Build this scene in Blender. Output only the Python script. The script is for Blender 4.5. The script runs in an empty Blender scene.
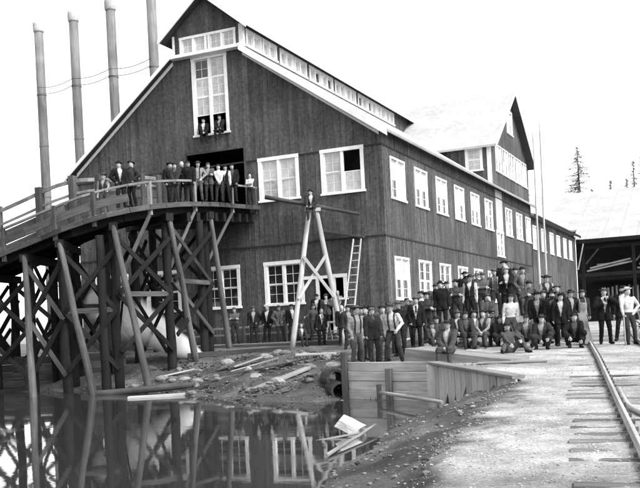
import bpy, bmesh, math, random
import numpy as np
from mathutils import Vector, Matrix, noise
random.seed(7); np.random.seed(7)
R = math.radians
scene = bpy.context.scene
col = scene.collection

# ------------------------------------------------------------------ camera
YAW, ROLL = 0.4212, 0.049
CAM = Vector((14.4022, -40.0, 0.7061))
FW = Vector((-math.sin(YAW), math.cos(YAW), 0)); RT = Vector((math.cos(YAW), math.sin(YAW), 0)); UP = Vector((0, 0, 1))
cam = bpy.data.cameras.new('camera'); camo = bpy.data.objects.new('camera', cam); col.objects.link(camo)
r_ = RT*math.cos(ROLL) - UP*math.sin(ROLL); u_ = RT*math.sin(ROLL) + UP*math.cos(ROLL)
M = Matrix.Identity(4)
for i in range(3):
    M[i][0] = r_[i]; M[i][1] = u_[i]; M[i][2] = -FW[i]; M[i][3] = CAM[i]
camo.matrix_world = M
cam.sensor_width = 36; cam.lens = 920.85/640*36; cam.shift_y = (329.31-244)/640
cam.clip_start = 0.1; cam.clip_end = 6000
scene.camera = camo

# ------------------------------------------------------------------ sky, sun, exposure
SUN_EL, SUN_AZ = 48, 108          # azimuth measured clockwise from +Y: over the right shoulder
w = bpy.data.worlds.new('World'); scene.world = w; w.use_nodes = True
nt = w.node_tree; bg = nt.nodes['Background']
sky = nt.nodes.new('ShaderNodeTexSky'); sky.sky_type = 'NISHITA'; sky.sun_disc = False
sky.sun_elevation = R(SUN_EL); sky.sun_rotation = R(SUN_AZ)
sky.air_density = 1.2; sky.dust_density = 2.0; sky.ozone_density = 1.0
bw = nt.nodes.new('ShaderNodeRGBToBW')
nt.links.new(sky.outputs[0], bw.inputs[0]); nt.links.new(bw.outputs[0], bg.inputs[0])
bg.inputs[1].default_value = 0.15
sd = bpy.data.lights.new('sun', 'SUN'); sd.energy = 1.2; sd.angle = R(14); sd.color = (1, 1, 1)
so = bpy.data.objects.new('sun', sd); col.objects.link(so)
dirv = Vector((math.sin(R(SUN_AZ))*math.cos(R(SUN_EL)), math.cos(R(SUN_AZ))*math.cos(R(SUN_EL)), math.sin(R(SUN_EL))))
so.rotation_euler = dirv.to_track_quat('Z', 'Y').to_euler(); so.location = (30, -60, 60)
vs = scene.view_settings
vs.view_transform = 'Standard'; vs.look = 'None'; vs.gamma = 1; vs.exposure = 1.6; vs.use_curve_mapping = False

scene.cycles.volume_bounces = 6; scene.cycles.max_bounces = 12
# ------------------------------------------------------------------ materials
MATS = {}
def mat(name, v, rough=.85, var=.3, scale=(3, 3, 3), bump=.25, tone=False, rnd=.0, spec=.25, detail=6, attr=None, v2=None, fine=0):
    if name in MATS: return MATS[name]
    m = bpy.data.materials.new(name); m.use_nodes = True
    n, l = m.node_tree.nodes, m.node_tree.links
    b = n['Principled BSDF']; b.inputs['Roughness'].default_value = rough; b.inputs['Specular IOR Level'].default_value = spec
    tc = n.new('ShaderNodeTexCoord'); mp = n.new('ShaderNodeMapping'); mp.inputs['Scale'].default_value = scale
    oi = n.new('ShaderNodeObjectInfo')
    ad = n.new('ShaderNodeVectorMath'); ad.operation = 'MULTIPLY_ADD'
    l.new(oi.outputs['Random'], ad.inputs[0]); ad.inputs[1].default_value = (37, 53, 71); l.new(tc.outputs['Object'], ad.inputs[2])
    l.new(ad.outputs[0], mp.inputs[0])
    no = n.new('ShaderNodeTexNoise'); no.inputs['Scale'].default_value = 1; no.inputs['Detail'].default_value = detail; no.inputs['Roughness'].default_value = .65
    l.new(mp.outputs[0], no.inputs['Vector'])
    mr = n.new('ShaderNodeMapRange'); mr.inputs[1].default_value = .3; mr.inputs[2].default_value = .7
    mr.inputs[3].default_value = v*(1-var); mr.inputs[4].default_value = v*(1+var)
    l.new(no.outputs['Fac'], mr.inputs[0]); out = mr.outputs[0]
    def mul(a, bsock):
        q = n.new('ShaderNodeMath'); q.operation = 'MULTIPLY'; l.new(a, q.inputs[0]); l.new(bsock, q.inputs[1]); return q.outputs[0]
    # broad weathering, one scale coarser
    n2 = n.new('ShaderNodeTexNoise'); n2.inputs['Scale'].default_value = .45; n2.inputs['Detail'].default_value = 4
    l.new(ad.outputs[0], n2.inputs['Vector'])
    m2 = n.new('ShaderNodeMapRange'); m2.inputs[1].default_value = .35; m2.inputs[2].default_value = .65; m2.inputs[3].default_value = 1-var*.75; m2.inputs[4].default_value = 1+var*.75
    l.new(n2.outputs['Fac'], m2.inputs[0]); out = mul(out, m2.outputs[0])
    if fine:
        n3 = n.new('ShaderNodeTexNoise'); n3.inputs['Scale'].default_value = fine; n3.inputs['Detail'].default_value = 5; n3.inputs['Roughness'].default_value = .8
        l.new(tc.outputs['Object'], n3.inputs['Vector'])
        m3 = n.new('ShaderNodeMapRange'); m3.inputs[1].default_value = .3; m3.inputs[2].default_value = .7; m3.inputs[3].default_value = .45; m3.inputs[4].default_value = 1.5
        l.new(n3.outputs['Fac'], m3.inputs[0]); out = mul(out, m3.outputs[0])
    if attr:
        at = n.new('ShaderNodeAttribute'); at.attribute_name = attr
        mx = n.new('ShaderNodeMapRange'); mx.inputs[3].default_value = 1; mx.inputs[4].default_value = v2/v
        l.new(at.outputs['Fac'], mx.inputs[0]); out = mul(out, mx.outputs[0])
    if tone:
        at = n.new('ShaderNodeAttribute'); at.attribute_name = 'tone'; out = mul(out, at.outputs['Fac'])
    if rnd:
        mx = n.new('ShaderNodeMapRange'); mx.inputs[3].default_value = 1-rnd; mx.inputs[4].default_value = 1+rnd
        l.new(oi.outputs['Random'], mx.inputs[0]); out = mul(out, mx.outputs[0])
    l.new(out, b.inputs['Base Color'])
    if bump:
        bp = n.new('ShaderNodeBump'); bp.inputs['Strength'].default_value = bump; bp.inputs['Distance'].default_value = .02
        l.new((n3 if fine else no).outputs['Fac'], bp.inputs['Height']); l.new(bp.outputs[0], b.inputs['Normal'])
    MATS[name] = m
    return m
GX = (1.2, 14, 14)      # grain along local X
SIDING = mat('weathered_red_siding', .069, .85, .34, (10, 10, .7), .4, tone=True, fine=7)
TRIM = mat('white_painted_trim', .76, .6, .12, (6, 6, 6), .1)
ROOF = mat('pale_weathered_roof', .37, .85, .13, (3, 3, 3), .3)
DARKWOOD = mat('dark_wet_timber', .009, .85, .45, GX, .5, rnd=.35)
TIMBER = mat('weathered_timber', .06, .85, .4, GX, .5, rnd=.35)
PALEWOOD = mat('fresh_pale_timber', .34, .8, .25, GX, .35, rnd=.2)
GREYWOOD = mat('grey_plank', .17, .85, .32, GX, .45, rnd=.25)
DAMWOOD = mat('silty_dam_plank', .36, .8, .25, GX, .4, rnd=.12)
ROCK = mat('grey_stone', .17, .9, .35, (5, 5, 5), .5, rnd=.4)
STACK = mat('sheet_iron_stack', .15, .6, .35, (8, 8, .6), .2)
STACKTOP = mat('pale_stack_cap', .4, .7, .2, (6, 6, 6), .2)
STEEL = mat('worn_steel', .36, .42, .3, (2, 20, 20), .15, spec=.6)
RUST = mat('rusty_iron', .10, .7, .4, (8, 8, 8), .3)
DARKGLASS = mat('dark_window_glass', .02, .06, .3, (3, 3, 3), .03, spec=.8)
PALEGLASS = mat('pale_window_glass', .42, .15, .25, (4, 4, 4), .03, spec=.6)  # panes with a pale base colour, picked by chance per sash row
SOFFIT = mat('dark_soffit_boards', .05, .9, .3, (1, 12, 1), .3)
INSIDE = mat('dark_interior_boards', .03, .95, .3, (3, 3, 3), .2)
BARK = mat('tree_bark', .07, .95, .3, (4, 4, 1), .5)
NEEDLE = mat('conifer_needles', .13, .9, .4, (1, 1, 1), 0, rnd=.25)
GROUND = mat('gravel_and_mud', .055, .95, .42, (1.5, 1.5, 1.5), .8, attr='gravel', v2=.31, fine=26)
GRAVEL = mat('loose_gravel_stones', .40, .95, .3, (6, 6, 6), .3, tone=True)

def water_mat():
    m = bpy.data.materials.new('still_pond_water'); m.use_nodes = True
    n, l = m.node_tree.nodes, m.node_tree.links; b = n['Principled BSDF']
    b.inputs['Base Color'].default_value = (.03, .03, .03, 1); b.inputs['Roughness'].default_value = .03; b.inputs['IOR'].default_value = 1.45
    b.inputs['Specular IOR Level'].default_value = .55
    tc = n.new('ShaderNodeTexCoord'); mp = n.new('ShaderNodeMapping'); mp.inputs['Scale'].default_value = (1, 1, 1)
    no = n.new('ShaderNodeTexNoise'); no.inputs['Scale'].default_value = 2.2; no.inputs['Detail'].default_value = 3
    bp = n.new('ShaderNodeBump'); bp.inputs['Strength'].default_value = .018; bp.inputs['Distance'].default_value = .05
    l.new(tc.outputs['Object'], mp.inputs[0]); l.new(mp.outputs[0], no.inputs['Vector']); l.new(no.outputs['Fac'], bp.inputs['Height']); l.new(bp.outputs[0], b.inputs['Normal'])
    # floating scum: patches of dull, paler surface
    n2 = n.new('ShaderNodeTexNoise'); n2.inputs['Scale'].default_value = .5; n2.inputs['Detail'].default_value = 8; n2.inputs['Roughness'].default_value = .7
    l.new(mp.outputs[0], n2.inputs['Vector'])
    rr = n.new('ShaderNodeMapRange'); rr.inputs[1].default_value = .52; rr.inputs[2].default_value = .75; rr.inputs[3].default_value = .03; rr.inputs[4].default_value = .13
    l.new(n2.outputs['Fac'], rr.inputs[0]); l.new(rr.outputs[0], b.inputs['Roughness'])
    return m
WATER = water_mat()

# ------------------------------------------------------------------ helpers
def P(s, t, z=0.0):
    """yard plan frame: s to the right, t away along the yard, origin on the ground below the viewpoint"""
    return Vector((CAM.x + FW.x*t + RT.x*s, CAM.y + FW.y*t + RT.y*s, z))
def to_st(x, y):
    d = Vector((x-CAM.x, y-CAM.y, 0)); return d.dot(RT), d.dot(FW)

class MB:
    def __init__(s): s.v = []; s.f = []; s.m = []; s.tone = []
    def add(s, vs_, fs, mi=0, tone=1.0):
        o = len(s.v); s.v += [tuple(q) for q in vs_]
        for f in fs: s.f.append([i+o for i in f]); s.m.append(mi); s.tone.append(tone)
    def box(s, a, b, mi=0, tone=1.0):
        x0, y0, z0 = a; x1, y1, z1 = b
        s.add([(x0,y0,z0),(x1,y0,z0),(x1,y1,z0),(x0,y1,z0),(x0,y0,z1),(x1,y0,z1),(x1,y1,z1),(x0,y1,z1)],
              [(0,3,2,1),(4,5,6,7),(0,1,5,4),(1,2,6,5),(2,3,7,6),(3,0,4,7)], mi, tone)
    def prism(s, pts, off, mi=0, tone=1.0):
        n = len(pts); off = Vector(off)
        vs_ = [Vector(p) for p in pts] + [Vector(p)+off for p in pts]
        fs = [tuple(range(n))[::-1], tuple(range(n, 2*n))] + [(i, (i+1) % n, n+(i+1) % n, n+i) for i in range(n)]
        s.add(vs_, fs, mi, tone)
    def beam(s, p, q, wd, ht, up=(0, 0, 1), mi=0, tone=1.0):
        p, q = Vector(p), Vector(q); x = (q-p).normalized(); u = Vector(up)
        if abs(x.dot(u)) > .98: u = Vector((0, 1, 0)) if abs(x.y) < .9 else Vector((1, 0, 0))
        y = u.cross(x).normalized(); z = x.cross(y)
        vs_ = []
        for c in (p, q):
            for a, b in ((-1,-1),(1,-1),(1,1),(-1,1)): vs_.append(c + y*(a*wd/2) + z*(b*ht/2))
        s.add(vs_, [(0,3,2,1),(4,5,6,7),(0,1,5,4),(1,2,6,5),(2,3,7,6),(3,0,4,7)], mi, tone)
    def tube(s, pts, rad, n=8, cap=True, mi=0, tone=1.0, ell=None):
        pts = [Vector(p) for p in pts]; o = []
        prev = None; vs_ = []; fs = []
        for i, p in enumerate(pts):
            d = (pts[min(i+1, len(pts)-1)] - pts[max(i-1, 0)]).normalized()
            if prev is None:
                a = Vector((0, 0, 1)) if abs(d.z) < .9 else Vector((1, 0, 0))
                prev = (a - d*a.dot(d)).normalized()
            else:
                prev = (prev - d*prev.dot(d)).normalized()
            b = d.cross(prev); r = rad[i] if hasattr(rad, '__len__') else rad
            for k in range(n):
                t = 2*math.pi*k/n; vs_.append(p + (prev*math.cos(t) + b*math.sin(t))*r)
        for i in range(len(pts)-1):
            for k in range(n): fs.append((i*n+k, i*n+(k+1) % n, (i+1)*n+(k+1) % n, (i+1)*n+k))
        if cap:
            fs.append(tuple(range(n))[::-1]); fs.append(tuple((len(pts)-1)*n+k for k in range(n)))
        s.add(vs_, fs, mi, tone)
    def mesh(s, name, mats, smooth=False):
        me = bpy.data.meshes.new(name); me.from_pydata(s.v, [], s.f); me.validate()
        for m in (mats if isinstance(mats, (list, tuple)) else [mats]): me.materials.append(m)
        if len(me.polygons) == len(s.m):
            me.polygons.foreach_set('material_index', s.m)
            a = me.attributes.new('tone', 'FLOAT', 'FACE'); a.data.foreach_set('value', s.tone)
        if smooth: me.polygons.foreach_set('use_smooth', [True]*len(me.polygons))
        return me
    def build(s, name, mats, parent=None, smooth=False, kind=None):
        return link(name, s.mesh(name, mats, smooth), parent, kind=kind)

def link(name, me, parent=None, mw=None, kind=None):
    o = bpy.data.objects.new(name, me); col.objects.link(o)
    if parent is not None:
        o.parent = parent; o.matrix_parent_inverse = WM[parent.name].inverted()
    if mw is not None: o.matrix_basis = mw
    WM[o.name] = mw.copy() if mw is not None else Matrix.Identity(4)
    if kind: o['kind'] = kind
    return o
WM = {}
def thing(name, label, cat, loc=(0, 0, 0), rz=0, group=None):
    o = bpy.data.objects.new(name, None); col.objects.link(o); o.empty_display_size = .3
    o.matrix_basis = Matrix.Translation(loc) @ Matrix.Rotation(rz, 4, 'Z'); WM[o.name] = o.matrix_basis.copy()
    return tag(o, label, cat, group)
def tag(o, label, cat, group=None):
    o['label'] = label; o['category'] = cat
    if group: o['group'] = group
    return o
def frame_from(p, q, up=(0, 0, 1)):
    p, q = Vector(p), Vector(q); x = (q-p).normalized(); u = Vector(up)
    if abs(x.dot(u)) > .98: u = Vector((0, 1, 0)) if abs(x.y) < .9 else Vector((1, 0, 0))
    y = u.cross(x).normalized(); z = x.cross(y)
    m = Matrix.Identity(4)
    for i in range(3): m[i][0] = x[i]; m[i][1] = y[i]; m[i][2] = z[i]; m[i][3] = p[i]
    return m, (q-p).length
def plank(name, p, q, wd, ht, mt, parent=None, up=(0, 0, 1), bev=.012, wob=.006):
    """a sawn timber from p to q with eased, slightly uneven edges; grain along its own X"""
    m, L = frame_from(p, q, up); b = MB()
    bev = min(bev, wd*.2, ht*.2)
    nseg = max(1, int(L/1.2)); rings = []
    prof = [(-wd/2+bev, -ht/2), (wd/2-bev, -ht/2), (wd/2, -ht/2+bev), (wd/2, ht/2-bev), (wd/2-bev, ht/2), (-wd/2+bev, ht/2), (-wd/2, ht/2-bev), (-wd/2, -ht/2+bev)]
    vs_ = []; fs = []
    for i in range(nseg+1):
        dx, dy = (random.uniform(-wob, wob), random.uniform(-wob, wob))
        e = random.uniform(-.01, .01) if i in (0, nseg) else 0
        for a, c in prof: vs_.append((L*i/nseg+e, a+dx, c+dy))
    for i in range(nseg):
        for k in range(8): fs.append((i*8+k, (i*8+(k+1) % 8), (i+1)*8+(k+1) % 8, (i+1)*8+k))
    fs.append(tuple(range(8))[::-1]); fs.append(tuple(nseg*8+k for k in range(8)))
    b.add(vs_, fs)
    return link(name, b.mesh(name, mt), parent, m)
def log(name, p, q, r0, r1, mt, parent=None, n=10, wob=.13):
    m, L = frame_from(p, q); b = MB(); k = max(3, int(L/.6)); sd_ = random.random()*50
    pts = []; rad = []
    for i in range(k+1):
        t = i/k; pts.append((L*t, wob*r0*noise.noise((t*3+sd_, 0, 0))*4*min(1, 4*t*(1-t)), wob*r0*noise.noise((t*3+sd_, 9, 0))*4*min(1, 4*t*(1-t))))
        rad.append((r0+(r1-r0)*t)*(1+.16*noise.noise((t*7+sd_, 4, 2))))
    b.tube(pts, rad, n)
    o = link(name, b.mesh(name, mt), parent, m)
    for pl in o.data.polygons: pl.use_smooth = len(pl.vertices) == 4
    return o

# ------------------------------------------------------------------ terrain and water
WZ = -1.25
SHORE = [(-60, 44), (-16.28, 39.2), (-13.17, 37.6), (-10.3, 36.1), (-8.57, 35.4), (-6.35, 33.8), (-4.5, 30.0), (-3.8, 28.3), (-2.08, 26.2), (-0.3, 24.7), (.5, 24.9), (.76, 25.5), (2.85, 23.2), (2.66, 21.6),
         (2.43, 20.7), (1.56, 19.06), (1.02, 17.1), (.64, 15.0), (.2, 13.4), (-.05, 12.4), (-.14, 11.4), (-.3, 9.5), (-.45, 6.7), (-1, 2), (-2, -20), (-60, -20)]
HARD = [(.78, 25.55), (2.87, 23.28), (2.70, 21.62), (3.87, 18.42), (40, 18.42), (40, 70), (.78, 70)]
def poly_sd(poly, S, T):
    """signed distance, negative inside"""
    S = np.asarray(S, float); T = np.asarray(T, float)
    d = np.full(S.shape, 1e9); ins = np.zeros(S.shape, bool); n = len(poly)
    for i in range(n):
        ax, ay = poly[i]; bx, by = poly[(i+1) % n]
        ex, ey = bx-ax, by-ay
        k = np.clip(((S-ax)*ex+(T-ay)*ey)/(ex*ex+ey*ey), 0, 1)
        d = np.minimum(d, np.hypot(S-ax-k*ex, T-ay-k*ey))
        c = ((ay > T) != (by > T)) & (S < (bx-ax)*(T-ay)/((by-ay) if by != ay else 1e-9)+ax)
        ins ^= c
    return np.where(ins, -d, d)
def sstep(a, b, x):
    k = np.clip((x-a)/(b-a), 0, 1); return k*k*(3-2*k)
def vnoise(S, T, f, seed=0):
    """cheap value noise"""
    x = S*f+seed*17.3; y = T*f+seed*31.7
    xi = np.floor(x).astype(np.int64); yi = np.floor(y).astype(np.int64); fx = x-xi; fy = y-yi
    fx = fx*fx*(3-2*fx); fy = fy*fy*(3-2*fy)
    def h(a, b):
        q = (a*374761393 + b*668265263) & 0xffffffff; q = ((q ^ (q >> 13))*1274126177) & 0xffffffff
        return ((q ^ (q >> 16)) & 0xffff)/65535.0
    return (h(xi, yi)*(1-fx)+h(xi+1, yi)*fx)*(1-fy)+(h(xi, yi+1)*(1-fx)+h(xi+1, yi+1)*fx)*fy - .5
def mound(S, T):
    top = .50 + .42*sstep(4.2, 6.9, S)
    m = sstep(30.2, 33.0, T)*(1-sstep(36.5, 39.5, T))*sstep(3.2, 4.3, S)*(1-sstep(7.7, 9.0, S))
    return m*top
def height(S, T):
    S = np.asarray(S, float); T = np.asarray(T, float)
    yard = np.interp(T, [-30, 0, 9, 14, 18.5, 22, 25, 28, 32, 38, 43, 60, 100], [-.95, -.92, -.85, -.68, -.5, -.33, -.28, -.22, -.1, 0, .06, .1, .1])
    left = np.interp(T, [20, 25, 28, 32, 36, 40, 43, 60], [-.45, -.42, -.4, -.32, -.2, -.05, .08, .1])
    k = sstep(2.1, 3.3, S + np.clip((T-26)*.02, 0, 1))
    base = left*(1-k)+yard*k
    k2 = np.where(T < 23, 1, 0); base = np.where(T < 23, yard, base)
    d = poly_sd(SHORE, S, T); hard = poly_sd(HARD, S, T) < 0
    lb = T > 23
    slope = np.where(lb, .21, .30)
    ramp = np.where(d > 0, WZ - .03 + slope*d, WZ - .03 + .35*np.maximum(d, -3.5))
    rough = vnoise(S, T, .9, 1)*.20 + vnoise(S, T, 2.3, 2)*.18 + vnoise(S, T, 5.1, 3)*.12
    bankness = np.clip((base-ramp)/.35, 0, 1)
    h = np.where(hard, base, np.minimum(base, ramp))
    amp = np.where(hard, .14, .16+.84*bankness)
    amp = amp*np.where(np.abs(S) > 40, 0, 1)
    h = h + rough*amp*np.clip(np.abs(d)/1.0, .15, 1)
    return h + mound(S, T)*np.where(T > 28, 1, 0)
def hz(s, t): return float(height(np.array([s]), np.array([t]))[0])

def make_ground():
    far = np.array([60, 100, 160, 260, 420, 700, 1200, 2500.])
    sa = np.concatenate([-far[::-1]-22, np.arange(-22, -8, .4), np.arange(-8, 9, .14), np.arange(9, 18, .4), far+18])
    ta = np.concatenate([-far[::-1]-2, np.arange(-2, 7, .5), np.arange(7, 41, .16), np.arange(41, 60, .8), far+60])
    Sg, Tg = np.meshgrid(sa, ta, indexing='ij'); H = height(Sg, Tg)
    d = poly_sd(SHORE, Sg, Tg)
    edge = [(.2, -20), (.25, 4), (.69, 8.82), (1.55, 11.47), (2.39, 14.1), (3.1, 16.3), (3.79, 18.3), (2.9, 21.5), (2.6, 24.5), (3.1, 27), (3.6, 30), (3.6, 3000), (3000, 3000), (3000, -20)]
    g = sstep(-.1, .55, -poly_sd(edge, Sg, Tg)+vnoise(Sg, Tg, 1.7, 5)*.8+vnoise(Sg, Tg, 6, 6)*.5)
    g = np.maximum(g, .22*sstep(37, 43, Tg))
    g = np.maximum(g, .16*sstep(.2, .9, vnoise(Sg, Tg, 1.2, 8)+.5))
    g = g*(1-.5*sstep(29.5, 32, Tg)*sstep(2.5, 4, Sg)*(1-sstep(37, 41, Tg)))
    ns, nt_ = Sg.shape
    X = CAM.x + FW.x*Tg + RT.x*Sg; Y = CAM.y + FW.y*Tg + RT.y*Sg
    V = np.stack([X, Y, H], -1).reshape(-1, 3)
    i, j = np.meshgrid(np.arange(ns-1), np.arange(nt_-1), indexing='ij')
    a = (i*nt_+j).ravel(); F = np.stack([a, a+nt_, a+nt_+1, a+1], -1)
    me = bpy.data.meshes.new('ground'); me.from_pydata(V.tolist(), [], F.tolist())
    me.materials.append(GROUND)
    at = me.attributes.new('gravel', 'FLOAT', 'POINT'); at.data.foreach_set('value', g.ravel().astype(np.float32))
    me.polygons.foreach_set('use_smooth', [True]*len(me.polygons))
    o = link('ground', me); o['kind'] = 'structure'
    wb = MB(); wb.add([P(-70, -25, WZ), P(3.2, -25, WZ), P(3.2, 25.6, WZ), P(-2, 40, WZ), P(-70, 48, WZ)], [(0, 1, 2, 3, 4)])
    wo = wb.build('water', WATER); wo['kind'] = 'structure'
make_ground()

def stone_mesh(name, seed, mt, sub=2, flat=.65):
    bm = bmesh.new(); bmesh.ops.create_icosphere(bm, subdivisions=sub, radius=.5)
    for v in bm.verts:
        n_ = noise.noise(v.co*2.1+Vector((seed*7.1, 3, 1)))*.28 + noise.noise(v.co*5+Vector((seed*3.3, 0, 5)))*.08
        v.co = v.co*(1+n_); v.co.z *= flat; v.co.y *= .8+.2*math.sin(seed)
    me = bpy.data.meshes.new(name); bm.to_mesh(me); bm.free(); me.materials.append(mt)
    return me
def scatter_gravel():
    """small loose stones on the track bed and the bank"""
    base = []
    for k in range(3):
        bm = bmesh.new(); bmesh.ops.create_icosphere(bm, subdivisions=1, radius=.5)
        for v in bm.verts:
            v.co *= 1+.35*noise.noise(v.co*3+Vector((k*9, 2, 1))); v.co.z *= .6
        bm.verts.index_update()
        base.append((np.array([v.co[:] for v in bm.verts]), np.array([[v.index for v in f.verts] for f in bm.faces]))); bm.free()
    for nm, cnt, lab in (('gravel', 15000, 0), ('bank_rubble', 7000, 1)):
        if lab == 0:
            t = 7+np.random.rand(cnt*4)**1.5*21; s = -.2+np.random.rand(cnt*4)*(.36*t+1.2)
            keep = vnoise(s, t, .8, 11)+vnoise(s, t, 2.5, 12)*.6+.5 > np.random.rand(len(s)); s, t = s[keep], t[keep]
            ok = (poly_sd(SHORE, s, t) > .15) & ((t > 18.3) | (s > np.interp(t, [4, 8.8, 11.5, 14.1, 16.3, 18.3], [.25, .69, 1.55, 2.39, 3.1, 3.79])-.25+.5*vnoise(s, t, 2, 13)))
        else:
            t = 8+np.random.rand(cnt*4)*34; s = -12+np.random.rand(cnt*4)*16
            d = poly_sd(SHORE, s, t); ok = (d > .0) & (d < 7) & ~((t < 24) & (d > 3)) & ((s < .9) | (t < 24)) & ((t > 24) | (s < np.interp(t, [4, 8.8, 11.5, 14.1, 16.3, 18.3], [.25, .69, 1.55, 2.39, 3.1, 3.79])+.1))
        s, t = s[ok][:cnt], t[ok][:cnt]; z = height(s, t); n = len(s)
        size = (.010+.032*np.random.rand(n)**5)*(1 if lab == 0 else 2.6)
        V = []; F = []; tn = []; off = 0
        for i in range(n):
            b, f = base[i % 3]; a = random.random()*6.28; c, q = math.cos(a), math.sin(a)
            p = P(s[i], t[i]); sc = size[i]*np.array([1, .8, .8])
            v = b*sc; V.append(np.stack([v[:, 0]*c-v[:, 1]*q+p.x, v[:, 0]*q+v[:, 1]*c+p.y, v[:, 2]+z[i]+size[i]*.12], -1)); F.append(f+off); off += len(b)
            tn += [random.uniform(.5, 1.2) if lab == 0 else random.uniform(.06, .6)]*len(f)
        me = bpy.data.meshes.new(nm); me.from_pydata(np.concatenate(V).tolist(), [], np.concatenate(F).tolist()); me.materials.append(GRAVEL)
        me.attributes.new('tone', 'FLOAT', 'FACE').data.foreach_set('value', tn)
        o = link(nm, me, kind='stuff')
        tag(o, 'loose pale gravel strewn over the track bed' if lab == 0 else 'stony rubble scattered over the muddy pond bank', 'gravel' if lab == 0 else 'rubble')
scatter_gravel()

# ------------------------------------------------------------------ the mill
def wall_pt(orient, plane, u, z, n=0.0):
    return (u, plane-n, z) if orient == 'F' else (plane+n, u, z)
def siding(b, orient, plane, u0, u1, ztop, zs, openings, bw_=.27, th=.03, batten=True):
    """vertical boards between the floors zs, cut round the openings, battens over the joints"""
    edges = [u0]
    while edges[-1] < u1-bw_*.6: edges.append(edges[-1]+bw_*random.uniform(.88, 1.12))
    edges[-1] = u1
    for ci in range(len(zs)):
        tones = {}
        e2 = sorted(set([round(e, 3) for e in edges] + [round(o, 3) for op in openings for o in op[:2] if u0 < o < u1]))
        bi = 0
        for a, c in zip(e2[:-1], e2[1:]):
            if c-a < .004: continue
            mid = (a+c)/2; k = sum(1 for e in edges if e <= mid)
            if k not in tones: tones[k] = (random.choice([random.uniform(.84, 1.16), random.uniform(.62, 1.36)]), random.uniform(0, .009), random.uniform(-.01, .01))
            tn, pr_, dz = tones[k]
            zb = zs[ci]; zt_a = zt_c = (zs[ci+1] if ci+1 < len(zs) else 1e9)
            zt_a, zt_c = min(zt_a, ztop(a)), min(zt_c, ztop(c))
            if max(zt_a, zt_c) <= zb+.01: continue
            cuts = sorted([(o[2], o[3]) for o in openings if o[0] < mid < o[1]])
            lo = zb; segs = []
            for oz0, oz1 in cuts:
                if oz1 <= lo: continue
                if oz0 > lo: segs.append((lo, oz0, oz0))
                lo = max(lo, oz1)
            segs.append((lo, zt_a, zt_c))
            for s0, sa, sc in segs:
                sa, sc = min(sa, zt_a), min(sc, zt_c)
                if max(sa, sc) <= s0+.005: continue
                sa, sc = max(sa, s0+.001), max(sc, s0+.001)
                pts = [wall_pt(orient, plane, a, s0, 0), wall_pt(orient, plane, c, s0, 0), wall_pt(orient, plane, c, sc, 0), wall_pt(orient, plane, a, sa, 0)]
                off = Vector(wall_pt(orient, plane, a, s0, th+pr_)) - Vector(pts[0])
                b.prism(pts if orient == 'R' else pts[::-1], off, 0, tn)
        if batten:
            for e in edges[1:-1]:
                if ztop(e) <= zs[ci]+.05: continue
                zt = min(zs[ci+1] if ci+1 < len(zs) else 1e9, ztop(e-.03), ztop(e+.03))
                cuts = sorted([(o[2], o[3]) for o in openings if o[0]-.03 < e < o[1]+.03]); lo = zs[ci]
                for oz0, oz1 in cuts+[(zt, zt)]:
                    hi = min(oz0, zt)
                    if hi > lo+.03:
                        pts = [wall_pt(orient, plane, e-.024, lo, th), wall_pt(orient, plane, e+.024, lo, th), wall_pt(orient, plane, e+.024, hi, th), wall_pt(orient, plane, e-.024, hi, th)]
                        off = Vector(wall_pt(orient, plane, e, lo, th+.013)) - Vector(wall_pt(orient, plane, e, lo, th))
                        b.prism(pts if orient == 'R' else pts[::-1], off, 0, random.uniform(.85, 1.15))
                    lo = max(lo, oz1)

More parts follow.
